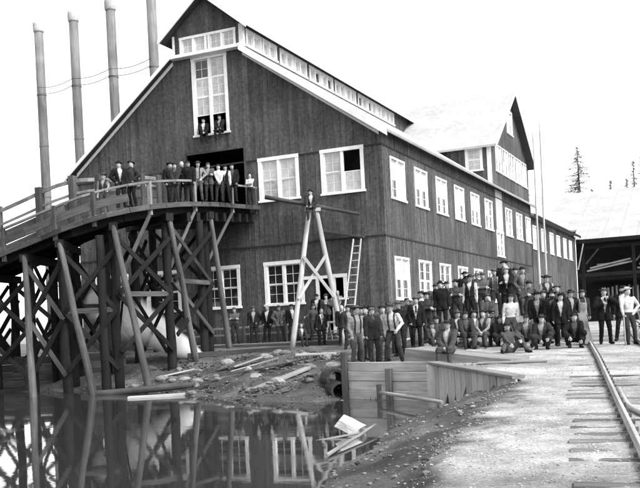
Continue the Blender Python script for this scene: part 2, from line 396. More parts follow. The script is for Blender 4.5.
def obox(b, orient, plane, u0, u1, z0, z1, n0, n1, mi=0, tone=1.0):
    p = wall_pt(orient, plane, u0, z0, n0); q = wall_pt(orient, plane, u1, z1, n1)
    b.box(tuple(min(i, j) for i, j in zip(p, q)), tuple(max(i, j) for i, j in zip(p, q)), mi, tone)
def window(parent, orient, plane, u0, u1, z0, z1, lights=2, pale=(0, 0), rows=2, open_=(), muntin=(1, 1), cw=.15, name='window'):
    """double-hung window: casing with sill, mullions, one sash and one pane for each light and row"""
    b = MB()
    obox(b, orient, plane, u0-cw, u0+.02, z0, z1, -.06, .07); obox(b, orient, plane, u1-.02, u1+cw, z0, z1, -.06, .07)
    obox(b, orient, plane, u0-cw-.02, u1+cw+.02, z1, z1+cw*1.15, -.06, .08); obox(b, orient, plane, u0-cw-.05, u1+cw+.05, z0-.10, z0, -.06, .12)
    wdo = b.build(name, TRIM, parent)
    lw = (u1-u0)/lights
    for i in range(1, lights):
        m = MB(); obox(m, orient, plane, u0+i*lw-.065, u0+i*lw+.065, z0, z1, -.05, .055); m.build('mullion', TRIM, wdo)
    for i in range(lights):
        a = u0+i*lw+(.067 if i else .022); c = u0+(i+1)*lw-(.067 if i < lights-1 else .022)
        rh = (z1-z0)/rows
        for j in range(rows):
            if (i, j) in open_: continue
            q0, q1 = z0+j*rh+.002, z0+(j+1)*rh-.002; nn = -.03 if j == 0 else -.005; sw = .045
            s = MB()
            for (x0, x1, y0, y1) in ((a, a+sw, q0, q1), (c-sw, c, q0, q1), (a+sw, c-sw, q0, q0+sw), (a+sw, c-sw, q1-sw, q1)): obox(s, orient, plane, x0, x1, y0, y1, nn-.03, nn)
            for k in range(1, muntin[0]+1):
                x = a+(c-a)*k/(muntin[0]+1); obox(s, orient, plane, x-.009, x+.009, q0+sw, q1-sw, nn-.025, nn-.004)
            for k in range(1, muntin[1]+1):
                z = q0+(q1-q0)*k/(muntin[1]+1); obox(s, orient, plane, a+sw, c-sw, z-.009, z+.009, nn-.026, nn-.005)
            s.build('sash', TRIM, wdo)
            g = MB(); obox(g, orient, plane, a+sw-.005, c-sw+.005, q0+sw-.005, q1-sw+.005, nn-.022, nn-.014)
            pv = pale[min(j, len(pale)-1)]
            g.build('pane', PALEGLASS if random.random() < pv else DARKGLASS, wdo)
    return wdo

EAVE, KNEE, XL, XR = 9.87, 14.69, -17.35, 0.0      # main roof: eaves, foot of the monitor
MXL, MXR, MTOP, MPK = -10.93, -6.95, 16.02, 17.65   # monitor on the ridge
YE = 34.2
def gable_top(x):
    if x >= MXR: return EAVE + (KNEE-EAVE)*(0-x)/(0-MXR) - .02
    if x <= MXL: return 9.72 + (KNEE-9.72)*(x-XL)/(MXL-XL) - .02
    return KNEE - .02
mill = thing('mill_building', 'big dark board-sided sawmill with white window frames and a clerestory along its roof', 'mill', (XL/2, 10, 0))
FRONT_W = [(-6.23, -4.35, 7.1, 9.0), (-2.9, -1.01, 7.1, 9.0), (-9.67, -7.83, 2.04, 3.92), (-6.18, -4.37, 2.04, 3.92), (-13.1, -11.3, 2.04, 3.92), (-16.3, -14.5, 2.04, 3.92)]
TALL = (-9.74, -8.0, 10.75, 14.5)
BIGDOOR = (-10.42, -7.13, 6.95, 9.8); LOWDOOR = (-3.45, -2.78, .5, 3.1); DOORWIN = (-2.62, -2.15, 2.15, 3.1)
def grow(o, g=.0): return (o[0]-g, o[1]+g, o[2]-g, o[3]+g)
LB, UB = 4.9, 9.1
b = MB(); ops = [grow(o) for o in FRONT_W] + [TALL, BIGDOOR, LOWDOOR, DOORWIN]
siding(b, 'F', 0, XL, XR, gable_top, [-.3, LB, UB], ops)
b.build('front_siding', SIDING, mill, kind='stuff')
RW = [1.1, 4.75, 8.4, 12.05, 15.7, 19.25, 25.2, 28.8, 32.2]
RIGHT_U = [(y, y+(1.92 if y < 31 else 1.75), 6.78, 8.6) for y in RW]
RIGHT_L = [(y, y+1.92, 2.0, 3.88) for y in RW[:6]]
BAY = (22.25, 24.1, 5.15, 6.7)
b = MB(); siding(b, 'R', 0, 0, YE, lambda u: EAVE-.05, [-.3, LB, UB], RIGHT_U+RIGHT_L+[BAY])
b.build('side_siding', SIDING, mill, kind='stuff')
b = MB()   # the two walls that face away from the yard
b.box((XL, 0.031, -.3), (XL+.1, YE, 9.7)); b.box((XL+.1, YE-.1, -.3), (-.05, YE-.02, 9.8))
b.build('back_wall', SIDING, mill)
b = MB()
b.box((XL+.15, .1, 6.55), (-.1, YE-.2, 6.85)); b.box((XL+.15, 9, 6.85), (-.1, 9.1, 9.75)); b.build('upper_floor', INSIDE, mill)
# belts and corner boards
for z in (LB, UB):
    m = MB(); m.box((XL, -.075, z-.035), (.075, -.05, z+.035)); m.box((.05, -.049, z-.035), (.075, YE, z+.035)); m.build('belt_course', mat('belt_board', .028, .85, .3, (5, 5, 5), .2), mill)
m = MB(); m.box((-.14, -.048, -.3), (.048, -.031, EAVE-.12)); m.box((.031, -.03, -.3), (.047, .14, EAVE-.12)); m.build('corner_board', SIDING, mill)
m = MB(); m.box((.02, YE-.06, -.3), (.07, YE+.06, EAVE-.1)); m.build('corner_board', DARKWOOD, mill)
m = MB(); obox(m, 'R', 0, 22.2, 24.15, 6.85, 9.65, .03, .075); m.build('boarded_panel', mat('pale_panel_boards', .36, .85, .2, (8, 8, 1), .3), mill)
# windows
for i, o in enumerate(FRONT_W):
    if i == 1: window(mill, 'F', 0, *o, pale=(.9, .9), open_=((1, 1),))
    else: window(mill, 'F', 0, *o, pale=(.85, .95) if i < 2 else (.0, .12))
for o in RIGHT_U: window(mill, 'R', 0, *o, pale=(.1, .6), cw=.09)
for o in RIGHT_L: window(mill, 'R', 0, *o, pale=(.0, .1), cw=.09)
window(mill, 'R', 0, *BAY, pale=(.2, .8))
window(mill, 'F', 0, *TALL, rows=4, pale=(0, .6, .9, .9), open_=((0, 0), (1, 0)), muntin=(1, 1))
window(mill, 'F', 0, *DOORWIN, lights=1, rows=1, open_=((0, 0),))
def casing(parent, orient, plane, o, mt, nm, cw=.14):
    b = MB(); u0, u1, z0, z1 = o
    obox(b, orient, plane, u0-cw, u0, z0, z1, -.05, .08); obox(b, orient, plane, u1, u1+cw, z0, z1, -.05, .08); obox(b, orient, plane, u0-cw, u1+cw, z1, z1+cw, -.05, .085)
    return b.build(nm, mt, parent)
casing(mill, 'F', 0, LOWDOOR, TRIM, 'door_frame'); casing(mill, 'F', 0, BIGDOOR, SIDING, 'loading_door_frame', .1)
m = MB(); m.box((-4.3, -.1, 3.1), (-3.6, -.032, 3.26)); m.build('header_board', TRIM, mill)
# roof of the main block
sl = (KNEE-EAVE)/(-MXR); sll = (KNEE-9.72)/(MXL-XL); OV = .45
def roof_slab(parent, pts_top, th, name, mt=ROOF):
    b = MB(); b.prism([Vector(p) for p in pts_top], (0, 0, -th)); b.m[1] = 1; return b.build(name, [mt, SOFFIT], parent)
rz = lambda x: EAVE + sl*(-x) + .14
rzl = lambda x: 9.72 + sll*(x-XL) + .14
rf = roof_slab(mill, [(OV, -.42, rz(OV)), (OV, YE+.35, rz(OV)), (MXR-.02, YE+.35, rz(MXR)), (MXR-.02, -.42, rz(MXR))], .14, 'roof')
rfl = roof_slab(mill, [(XL-.5, -.42, rzl(XL-.5)), (MXL+.02, -.42, rzl(MXL)), (MXL+.02, YE+.35, rzl(MXL)), (XL-.5, YE+.35, rzl(XL-.5))], .14, 'roof')
def rake(parent, p, q, ht=.34, th=.06, y=-.48, dz=-.13):
    b = MB(); p = Vector(p); q = Vector(q)
    pts = [Vector((p.x, y, p.z+dz+.13)), Vector((q.x, y, q.z+dz+.13)), Vector((q.x, y, q.z+dz+.13-ht)), Vector((p.x, y, p.z+dz+.13-ht))]
    b.prism(pts, (0, th, 0)); return b.build('rake_board', TRIM, parent)
rake(rf, (OV+.03, 0, rz(OV+.03)+.02), (MXR, 0, rz(MXR)+.02)); rake(rfl, (XL-.53, 0, rzl(XL-.53)+.02), (MXL, 0, rzl(MXL)+.02), .22)
def frieze(parent, p, q, ht):
    b = MB(); b.prism([Vector((p[0], -.085, p[1])), Vector((q[0], -.085, q[1])), Vector((q[0], -.085, q[1]-ht)), Vector((p[0], -.085, p[1]-ht))], (0, .027, 0)); return b.build('frieze_board', TRIM, parent)
frieze(rf, (-.05, EAVE-.04), (MXR+.02, gable_top(MXR)-.02), .30)
frieze(rfl, (XL+.04, 9.72-.04), (MXL-.02, gable_top(MXL)-.02), .2)
m = MB(); m.box((MXL-.05, -.46, KNEE-.02), (MXR+.05, .0, KNEE+.14)); m.build('monitor_skirt', TRIM, mill)
m = MB(); m.box((OV-.02, -.45, rz(OV)-.15), (OV+.05, YE+.38, rz(OV)-.03)); m.build('gutter_board', mat('grey_gutter', .22, .7, .2, (5, 5, 5), .2), rf)
# monitor (clerestory)
mon = MB()
mtop = lambda x: MTOP + (MPK-MTOP)*(1-abs(x-(MXL+MXR)/2)/((MXR-MXL)/2)) - .02
MW = [(-10.42, -9.05, 14.95, 15.66), (-8.78, -7.4, 14.95, 15.66)]
siding(mon, 'F', .03, MXL, MXR, mtop, [KNEE-.05], MW, batten=False)
MS = []
for y0 in (.45, 4.2, 7.95, 11.65, 15.4, 18.9): MS += [(y0, y0+1.42, 14.95, 15.62), (y0+1.75, y0+3.15, 14.95, 15.62)]
siding(mon, 'R', MXR, .03, 26, lambda u: MTOP-.05, [KNEE-.3], MS, batten=False)
mon.box((MXL, .06, KNEE-.3), (MXL+.08, 26, MTOP-.05)); mon.box((MXL+.08, 25.9, KNEE-.3), (MXR-.01, 26, MTOP-.02))
mono = mon.build('monitor', SIDING, mill, kind='stuff')
for o in MW: window(mill, 'F', .03, *o, rows=1, pale=(.9,), muntin=(1, 1), cw=.11)
for o in MS: window(mill, 'R', MXR, *o, rows=1, pale=(.95,), muntin=(0, 0), cw=.12)
mc = (MXL+MXR)/2; msl = (MPK-MTOP)/((MXR-MXL)/2); mz = lambda x: MPK - msl*abs(x-mc) + .13
mr1 = roof_slab(mill, [(MXR+.5, -.5, mz(MXR+.5)), (MXR+.5, 26.3, mz(MXR+.5)), (mc, 26.3, mz(mc)), (mc, -.5, mz(mc))], .12, 'monitor_roof')
mr2 = roof_slab(mill, [(MXL-.55, -.5, mz(MXL-.55)), (mc, -.5, mz(mc)), (mc, 26.3, mz(mc)), (MXL-.55, 26.3, mz(MXL-.55))], .12, 'monitor_roof')
rake(mr1, (MXR+.52, 0, mz(MXR+.52)+.02), (mc, 0, mz(mc)+.02), .24, y=-.56); rake(mr2, (MXL-.57, 0, mz(MXL-.57)+.02), (mc, 0, mz(mc)+.02), .22, y=-.56)
m = MB(); m.box((MXR-.16, -.03, KNEE+.14), (MXR+.06, -.0, MTOP-.1)); m.box((MXR+.031, .0, KNEE+.14), (MXR+.065, .2, MTOP-.1)); m.build('corner_board', TRIM, mill)
m = MB(); m.box((MXL-.03, -.03, KNEE+.14), (MXL+.1, -.0, MTOP-.1)); m.build('corner_board', TRIM, mill)
# cross gable on the yard side
CY0, CY1, CYC, CE, CP = 21.5, 34.3, 28.0, 12.72, 17.3
csl = (CP-CE)/(CYC-CY0)
ctop = lambda y: CP - csl*abs(y-CYC) - .02
tw = MB()
TWW = [(23.15, 24.85, 11.1, 12.85), (25.32, 27.02, 11.1, 12.85), (27.5, 29.2, 11.1, 12.85), (29.7, 31.4, 11.1, 12.85), (31.85, 33.5, 11.1, 12.85), (27.35, 28.95, 14.45, 16.0)]
siding(tw, 'R', -.04, CY0, CY1, ctop, [9.8], TWW, batten=False)
TSW = (-1.55, -.65, 10.98, 12.4)
siding(tw, 'F', CY0, -4.6, -.04, lambda u: CE-.02, [9.8], [TSW], batten=False)
tw.box((-4.6, CY1-.1, 10), (-.05, CY1, CE-.05))
tw.build('cross_gable', SIDING, mill, kind='stuff')
for o in TWW[:5]: window(mill, 'R', -.04, *o, pale=(.1, .6), cw=.07)
window(mill, 'R', -.04, *TWW[5], pale=(.3, .9)); window(mill, 'F', CY0, *TSW, lights=1, pale=(.8, .9))
cz_ = lambda y: CP - csl*abs(y-CYC) + .13
c1 = roof_slab(mill, [(.55, CY0-.5, cz_(CY0-.5)), (.55, CYC, cz_(CYC)), (-9, CYC, cz_(CYC)), (-9, CY0-.5, cz_(CY0-.5))], .14, 'gable_roof')
c2 = roof_slab(mill, [(.55, CYC, cz_(CYC)), (.55, CY1+.3, cz_(CY1+.3)), (-9, CY1+.3, cz_(CY1+.3)), (-9, CYC, cz_(CYC))], .14, 'gable_roof')
for nm, ya, yb in (('a', CY0-.52, CYC), ('b', CYC, CY1+.32)):
    m = MB(); m.prism([Vector((.56, ya, cz_(ya)+.02)), Vector((.56, yb, cz_(yb)+.02)), Vector((.56, yb, cz_(yb)-.2)), Vector((.56, ya, cz_(ya)-.2))], (.05, 0, 0)); m.build('rake_board', TRIM, c1 if nm == 'a' else c2)
m = MB(); m.box((-.2, CY0-.06, 10.0), (.03, CY0-.032, CE-.1)); m.box((-.008, CY0-.03, 10.0), (.03, CY0+.2, CE-.1)); m.build('corner_board', TRIM, mill)
# ------------------------------------------------------------------ rear wing and lumber shed
wing = thing('mill_wing', 'lower dark board-sided wing at the far end of the sawmill', 'building', (-6, 47, 0))
WW = [(36.2, 38.0), (39.9, 41.7), (43.9, 45.6), (47.4, 49.1), (51.1, 52.8), (54.6, 56.2)]
WO = [(a, c, 6.5, 8.3) for a, c in WW]
b = MB(); siding(b, 'R', -.25, YE+.1, 59, lambda u: 9.0, [-.3, LB], WO, batten=False); b.box((-12, 58.9, -.3), (-.26, 59, 9)); b.build('siding', SIDING, wing, kind='stuff')
for o in WO: window(wing, 'R', -.25, *o, pale=(.5, .8), cw=.09)
m = MB(); m.box((-.22, 58.7, 0), (-.19, 59.05, 9)); m.build('corner_board', TRIM, wing)
b = MB(); b.prism([Vector((.25, YE+.4, 9.0)), Vector((.25, 59.5, 9.0)), Vector((-12, 59.5, 13)), Vector((-12, YE+.4, 13))], (0, 0, .14)); b.build('roof', ROOF, wing)
m = MB(); m.box((.24, YE+.42, 8.92), (.3, 59.5, 9.14)); m.build('fascia', DARKWOOD, wing)

shed = thing('lumber_shed', 'open timber shed with a huge white roof beyond the mill yard', 'shed', (10, 66, 0))
SY = 60.0
b = MB(); zr = lambda y: 8.55+(y-SY+.6)*.395
b.prism([Vector((-.6, SY-.6, zr(SY-.6))), Vector((30, SY-.6, zr(SY-.6))), Vector((30, 78, zr(78))), Vector((-.6, 78, zr(78)))], (0, 0, .2))
b.prism([Vector((-9, SY+3, zr(SY+3))), Vector((-.62, SY+3, zr(SY+3))), Vector((-.62, 78, zr(78))), Vector((-9, 78, zr(78)))], (0, 0, .2)); b.build('roof', ROOF, shed)
for k in range(18):
    x = .8+k*1.7; plank('roof_seam', (x, SY-.62, zr(SY-.62)+.21), (x, 78, zr(78)+.21), .06, .05, ROOF, shed, wob=0)
m = MB(); m.beam((-.6, SY-.64, 8.55), (30, SY-.64, 8.55), .06, .4); m.build('fascia', DARKWOOD, shed)
plank('header_beam', (-.2, SY, 7.9), (30, SY, 8.0), .3, .35, DARKWOOD, shed)
plank('tie_beam', (-.2, SY, 5.0), (30, SY, 5.0), .3, .4, DARKWOOD, shed)
for x in (.3, 5.4, 10.5, 15.6): plank('post', (x, SY, 0), (x, SY, 8), .32, .32, DARKWOOD, shed)
for x in (0.4, 5.4): plank('brace', (x+.2, SY+.02, 6.2), (x+1.6, SY+.02, 7.8), .16, .16, TIMBER, shed)
for k, (x0, x1, z) in enumerate(((.6, 5.2, 5.45), (.9, 5.0, 5.75), (1.6, 5.3, 6.1), (5.6, 10, 5.5), (5.8, 9, 5.9))):
    plank('stacked_board', (x0, SY+.7+.2*k, z), (x1, SY+.7+.2*k, z+(.75 if k < 2 else .1)), .5, .16, PALEWOOD if k != 2 else GREYWOOD, shed)
m = MB(); m.box((-3, 74, 0), (30, 74.2, 13.9)); m.build('back_wall', INSIDE, shed)
m = MB(); m.box((-.5, SY+3, 4.6), (30, 74, 4.8)); m.build('loft_floor', INSIDE, shed)
for k in range(9): plank('picket', (2.6+k*.42, SY+1.2, 0), (2.6+k*.42, SY+1.2, 3.6+.1*(k % 3)), .2, .05, GREYWOOD, shed)
tag(plank('leaning_board', (-.1, SY-.8, 5.6), (.55, SY-.8, 8.3), .5, .06, PALEWOOD), 'pale board leaning upright at the corner of the lumber shed', 'board')
def pole(x, y, z, r, lab): return tag(log('pole', (x, y, hz(*to_st(x, y))-.3), (x+.05, y, z), r, r*.6, PALEWOOD, n=8, wob=.02), lab, 'pole')
pole(3.06, 20.6, 13.0, .085, 'tall slender pale pole beside the mill, the one nearer the mill wall')
pole(3.45, 20.9, 13.4, .075, 'tall slender pale pole beside the mill, the one nearer the shed')

# chimneys and their stay wires
CH = [(-34.06, 17.2), (-30.26, 16.7), (-26.46, 16.2), (-22.57, 15.76)]
CL = ['sheet-iron smokestack farthest from the mill roof', 'sheet-iron smokestack next to the outermost one', 'sheet-iron smokestack second from the mill roof', 'sheet-iron smokestack rising right behind the mill roof']
for (x, y), lab in zip(CH, CL):
    c = thing('smokestack', 'tall pale-capped ' + lab, 'chimney', (x, y, 0), group='row of smokestacks behind the mill')
    b = MB(); b.tube([(x, y, z) for z in (0, 6, 12, 18, 25.05)], [.38, .37, .36, .35, .34], 20); b.build('stack', STACK, c, True)
    for z in (4, 8, 12, 16, 20): m = MB(); m.tube([(x, y, z), (x, y, z+.1)], .378, 20); m.build('band', STACK, c)
    m = MB(); m.tube([(x, y, 24.95), (x, y, 25.05), (x, y, 25.35), (x, y, 25.6), (x, y, 25.72)], [.36, .41, .42, .42, .40], 20); m.build('spark_cap', STACKTOP, c, True)
for dz, lab in ((0, 'upper'), (-.5, 'lower')):
    pts = []
    for i in range(31):
        f = i/30*3; k = min(2, int(f)); t = f-k
        a, c2_ = CH[k], CH[k+1]; pts.append((a[0]+(c2_[0]-a[0])*t, a[1]+(c2_[1]-a[1])*t-.4, 20.6+dz+(-.25*4*t*(1-t))))
    m = MB(); m.tube(pts, .022, 5); tag(m.build('stay_wire', RUST), lab + ' thin wire strung between the smokestacks', 'wire')

# ------------------------------------------------------------------ trestle ramp up to the loading door
OUT = [(-6.5, -.12, 6.82), (-6.33, -2.17, 6.66), (-6.16, -4.83, 6.46), (-5.95, -7.46, 6.18), (-5.97, -9.12, 5.95), (-6.2, -10.31, 5.75), (-6.75, -11.1, 5.55), (-7.5, -11.62, 5.34), (-8.6, -11.93, 5.04), (-9.8, -12.05, 4.71), (-11.3, -12.06, 4.36), (-15, -12.1, 3.5), (-22, -12.1, 1.9), (-30, -12.1, .3)]
INN = [(-10.6, -.12, 6.82), (-10.3, -2.2, 6.66), (-9.9, -4.4, 6.46), (-9.4, -6.1, 6.18), (-9.2, -7.0, 5.95), (-9.25, -7.6, 5.75), (-9.5, -8.2, 5.55), (-9.9, -8.6, 5.34), (-10.4, -8.85, 5.04), (-11.1, -9.0, 4.71), (-12.2, -9.05, 4.36), (-15.6, -9.1, 3.5), (-22.3, -9.1, 1.9), (-30, -9.1, .3)]
def cat_rom(pts, t):
    n = len(pts)-1; i = min(int(t), n-1); f = t-i
    p = [Vector(pts[max(0, min(n, i+k))]) for k in (-1, 0, 1, 2)]
    return .5*((2*p[1]) + (p[2]-p[0])*f + (2*p[0]-5*p[1]+4*p[2]-p[3])*f*f + (3*p[1]-p[0]-3*p[2]+p[3])*f**3)
ARC = []; acc = 0; last = None
for i in range(0, 1301):
    t = i/100; q = cat_rom(OUT, t)
    if last is not None: acc += (q-last).length
    last = q; ARC.append((acc, t))
def par(s_):
    return float(np.interp(s_, [a for a, _ in ARC], [t for _, t in ARC]))
def arc_of(px, py):
    best = min(ARC, key=lambda at: (cat_rom(OUT, at[1]).xy-Vector((px, py))).length); return best[0]
tr = thing('trestle_ramp', 'curved timber trestle ramp climbing to the loading door of the mill', 'trestle', (-9, -10, -1.2))
LEN = 30.0; s_ = 0.0
while s_ < LEN:
    t = par(s_+.13); o = cat_rom(OUT, t); i = cat_rom(INN, t)
    d = (cat_rom(OUT, par(s_+.2))-cat_rom(OUT, par(s_+.06))).normalized()
    ex = random.uniform(-.02, .05); v = (o-i).normalized(); wd = .25
    plank('deck_plank', i - v*.1, o + v*(.05+ex), wd, .08, GREYWOOD, tr, bev=.008); s_ += .27
for name_, off in (('stringer', .12), ('stringer', .5), ('stringer', .88)):
    s_ = 0
    while s_ < LEN:
        a, c = par(s_), par(min(s_+2.2, LEN)); pa = cat_rom(OUT, a).lerp(cat_rom(INN, a), off); pc = cat_rom(OUT, c).lerp(cat_rom(INN, c), off)
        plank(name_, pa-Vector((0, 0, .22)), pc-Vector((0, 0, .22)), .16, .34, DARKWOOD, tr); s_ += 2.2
# outer hand rail: posts and a bent pole rail with a kerb board at the deck edge
pst = [arc_of(*q) for q in ((-6.5, -.3), (-6.3, -3.0), (-6.1, -6.7), (-6.0, -9.9), (-7.45, -11.6), (-9.0, -11.97), (-11.5, -12.1))] + [arc_of(-11.5, -12.1)+2.4*k for k in range(1, 6)]
def rail_run(pts_fn, ss, h0, wd, ht, mt, nm):
    prev = None
    for a in ss:
        p = pts_fn(a)+Vector((0, 0, h0))
        if prev is not None: plank(nm, prev, p, wd, ht(a) if callable(ht) else ht, mt, tr, wob=.003)
        prev = p
so_ = lambda a: cat_rom(OUT, par(a)); si_ = lambda a: cat_rom(INN, par(a))
seg = [0.02+.9*k for k in range(33)]
rail_run(so_, seg, .93, .10, .09, GREYWOOD, 'hand_rail')
def so_out(a, k=.16):
    q = so_(a); i = si_(a); v = q-i; v.z = 0; return q+v.normalized()*k
rail_run(so_out, seg, -.06, .05, .2, TIMBER, 'fascia_board')
for s0_ in (.5, 1.3, 2.1, 2.9, 3.7, 4.5, 5.4, 6.3, 7.2):
    plank('joist', so_(s0_)-Vector((0, 0, .58)), si_(s0_)-Vector((0, 0, .58)), .2, .38, DARKWOOD, tr)
rail_run(so_, seg[12:], .45, .04, .3, TIMBER, 'guard_board')
for k, a in enumerate(pst):
    p = so_(a); plank('rail_post', p+Vector((0, 0, -.35)), p+Vector((0, 0, .98)), .16 if k else .12, .13, GREYWOOD if k in (1, 2, 3) else TIMBER, tr)
# inner fence of boards on stout posts
ip = [.3, 3.3, 6.0, 9.0, 11.6, 13.7, 16.2, 18.8, 21.4, 24, 26.6]
fh = lambda a: 1.7+1.15*float(sstep(9, 16, a))
for a in ip[1:]:
    p = si_(a); plank('fence_post', p+Vector((0, 0, -.3)), p+Vector((0, 0, fh(a)+.1)), .30, .28, TIMBER, tr)
iseg = [3.3+.65*k for k in range(37)]
for h0, ht, mt in ((.95, .16, GREYWOOD), (.74, .11, GREYWOOD), (.52, lambda a: .20*fh(a), TIMBER), (.30, lambda a: .20*fh(a), TIMBER), (.09, lambda a: .19*fh(a), TIMBER)):
    rail_run(lambda a: si_(a)+Vector((0, 0, h0*fh(a))), iseg, 0, .05, ht, mt, 'fence_board')
# bents
def gz(x, y): return hz(*to_st(x, y))
BENT = [arc_of(*q) for q in ((-6.2, -5.3), (-6.0, -8.8), (-6.9, -11.2), (-8.85, -11.95), (-10.5, -12.06), (-12.9, -12.1), (-15.3, -12.1), (-18, -12.1), (-21, -12.1))]
LEGS = [(-6.75, -3.0), (-6.05, -7.05), (-5.3, -11.55), (-6.7, -12.9), (-8.3, -14.4), (-11.2, -14.3), (-13.6, -14.3)]
tops = []
posts = []
for k, a in enumerate(BENT):
    o, i = so_(a), si_(a); v = (i-o); v.normalize()
    p1 = o + v*.35 - Vector((0, 0, .55)); p2 = i - v*.3 - Vector((0, 0, .55)); pm = (p1+p2)/2
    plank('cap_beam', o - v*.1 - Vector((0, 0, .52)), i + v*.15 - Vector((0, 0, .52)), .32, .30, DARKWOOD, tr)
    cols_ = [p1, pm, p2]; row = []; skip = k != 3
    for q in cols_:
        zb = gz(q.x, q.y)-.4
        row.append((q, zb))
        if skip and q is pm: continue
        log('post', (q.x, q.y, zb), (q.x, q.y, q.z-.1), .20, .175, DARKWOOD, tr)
    if k in (0, 2):   # a second pile driven close beside the outer post
        dd = (so_(a+.2)-so_(a-.2)).normalized()*.5
        q = p1+dd; log('post', (q.x, q.y, gz(q.x, q.y)-.4), (q.x, q.y, q.z-.15), .19, .17, DARKWOOD, tr)
    posts.append(row)
    zlo = max(gz(p1.x, p1.y), gz(p2.x, p2.y))+.5; zhi = p1.z-.25
    e = (so_(a+.2)-so_(a-.2)).normalized()*.28; e.z = 0
    if zhi-zlo > 2:
        zm = (zlo+zhi)/2
        for z0, z1 in ((zlo, zm), (zm, zhi)):
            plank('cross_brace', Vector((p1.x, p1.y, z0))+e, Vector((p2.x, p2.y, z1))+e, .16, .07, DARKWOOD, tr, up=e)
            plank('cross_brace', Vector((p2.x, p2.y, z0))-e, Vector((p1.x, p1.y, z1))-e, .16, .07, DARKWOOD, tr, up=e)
for k in range(len(BENT)-1):        # long braces between bents, both faces
    for c, sg in ((0, 1), (2, -1)):
        (q0, b0), (q1, b1) = posts[k][c], posts[k+1][c]
        n_ = (posts[k][2][0]-posts[k][0][0]); n_.z = 0; n_ = n_.normalized()*(-.25*sg)
        zl = max(b0, b1)+1.2; zh = min(q0.z, q1.z)-.3; zm = (zl+zh)/2
        if zh-zl < 1.2: continue
        for z0, z1 in (((zl, zm), (zm, zh)) if zh-zl > 3.2 else ((zl, zh),)):
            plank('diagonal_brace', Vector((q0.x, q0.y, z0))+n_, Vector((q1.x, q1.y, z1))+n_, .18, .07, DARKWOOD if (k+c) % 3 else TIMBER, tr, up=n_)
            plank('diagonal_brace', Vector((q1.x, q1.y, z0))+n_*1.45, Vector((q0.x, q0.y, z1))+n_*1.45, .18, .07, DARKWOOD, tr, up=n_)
        if k < 3: plank('girt', Vector((q0.x, q0.y, zm))+n_*.9, Vector((q1.x, q1.y, zm))+n_*.9, .2, .09, TIMBER, tr, up=n_)
for (x, y), a in zip(LEGS, BENT):
    tp = so_(a) - Vector((0, 0, .45)); log('batter_leg', (x, y, gz(x, y)-.35), tp, .15, .105, mat('weathered_pile', .085, .85, .45, GX, .5, rnd=.3), tr, 12)
for k, a in enumerate(pst[1:4]):    # raking struts under the overhanging platform
    o = so_(a); i = si_(a); v = (i-o); v.z = 0; v.normalize(); fwd = (so_(a+1.2)-so_(a)); fwd.z = 0
    plank('strut', o-Vector((0, 0, .3)), o+v*1.0+fwd*1.0-Vector((0, 0, 2.9)), .13, .13, TIMBER if k == 0 else GREYWOOD, tr)
# bulkhead of planks behind the piles
bk = thing('bulkhead', 'low wall of dark planks holding the bank behind the trestle piles', 'retaining wall', (-11, -9.4, -1))
for k in range(5):
    for (xa, ya, xb, yb) in ((-16.5, -11.0, -12.7, -9.9), (-12.68, -9.9, -8.9, -8.1)):
        z = -1.35+k*.33; plank('bulkhead_plank', (xa, ya, z+.02*(xa < -13)), (xb, yb, z+.06), .12, .31, TIMBER, bk)
for x, y in ((-16, -11.0), (-13.6, -10.3), (-11.2, -9.3), (-9.2, -8.4)): log('pile', (x+.12, y-.25, gz(x, y)-.4), (x+.12, y-.25, .25), .12, .11, DARKWOOD, bk)

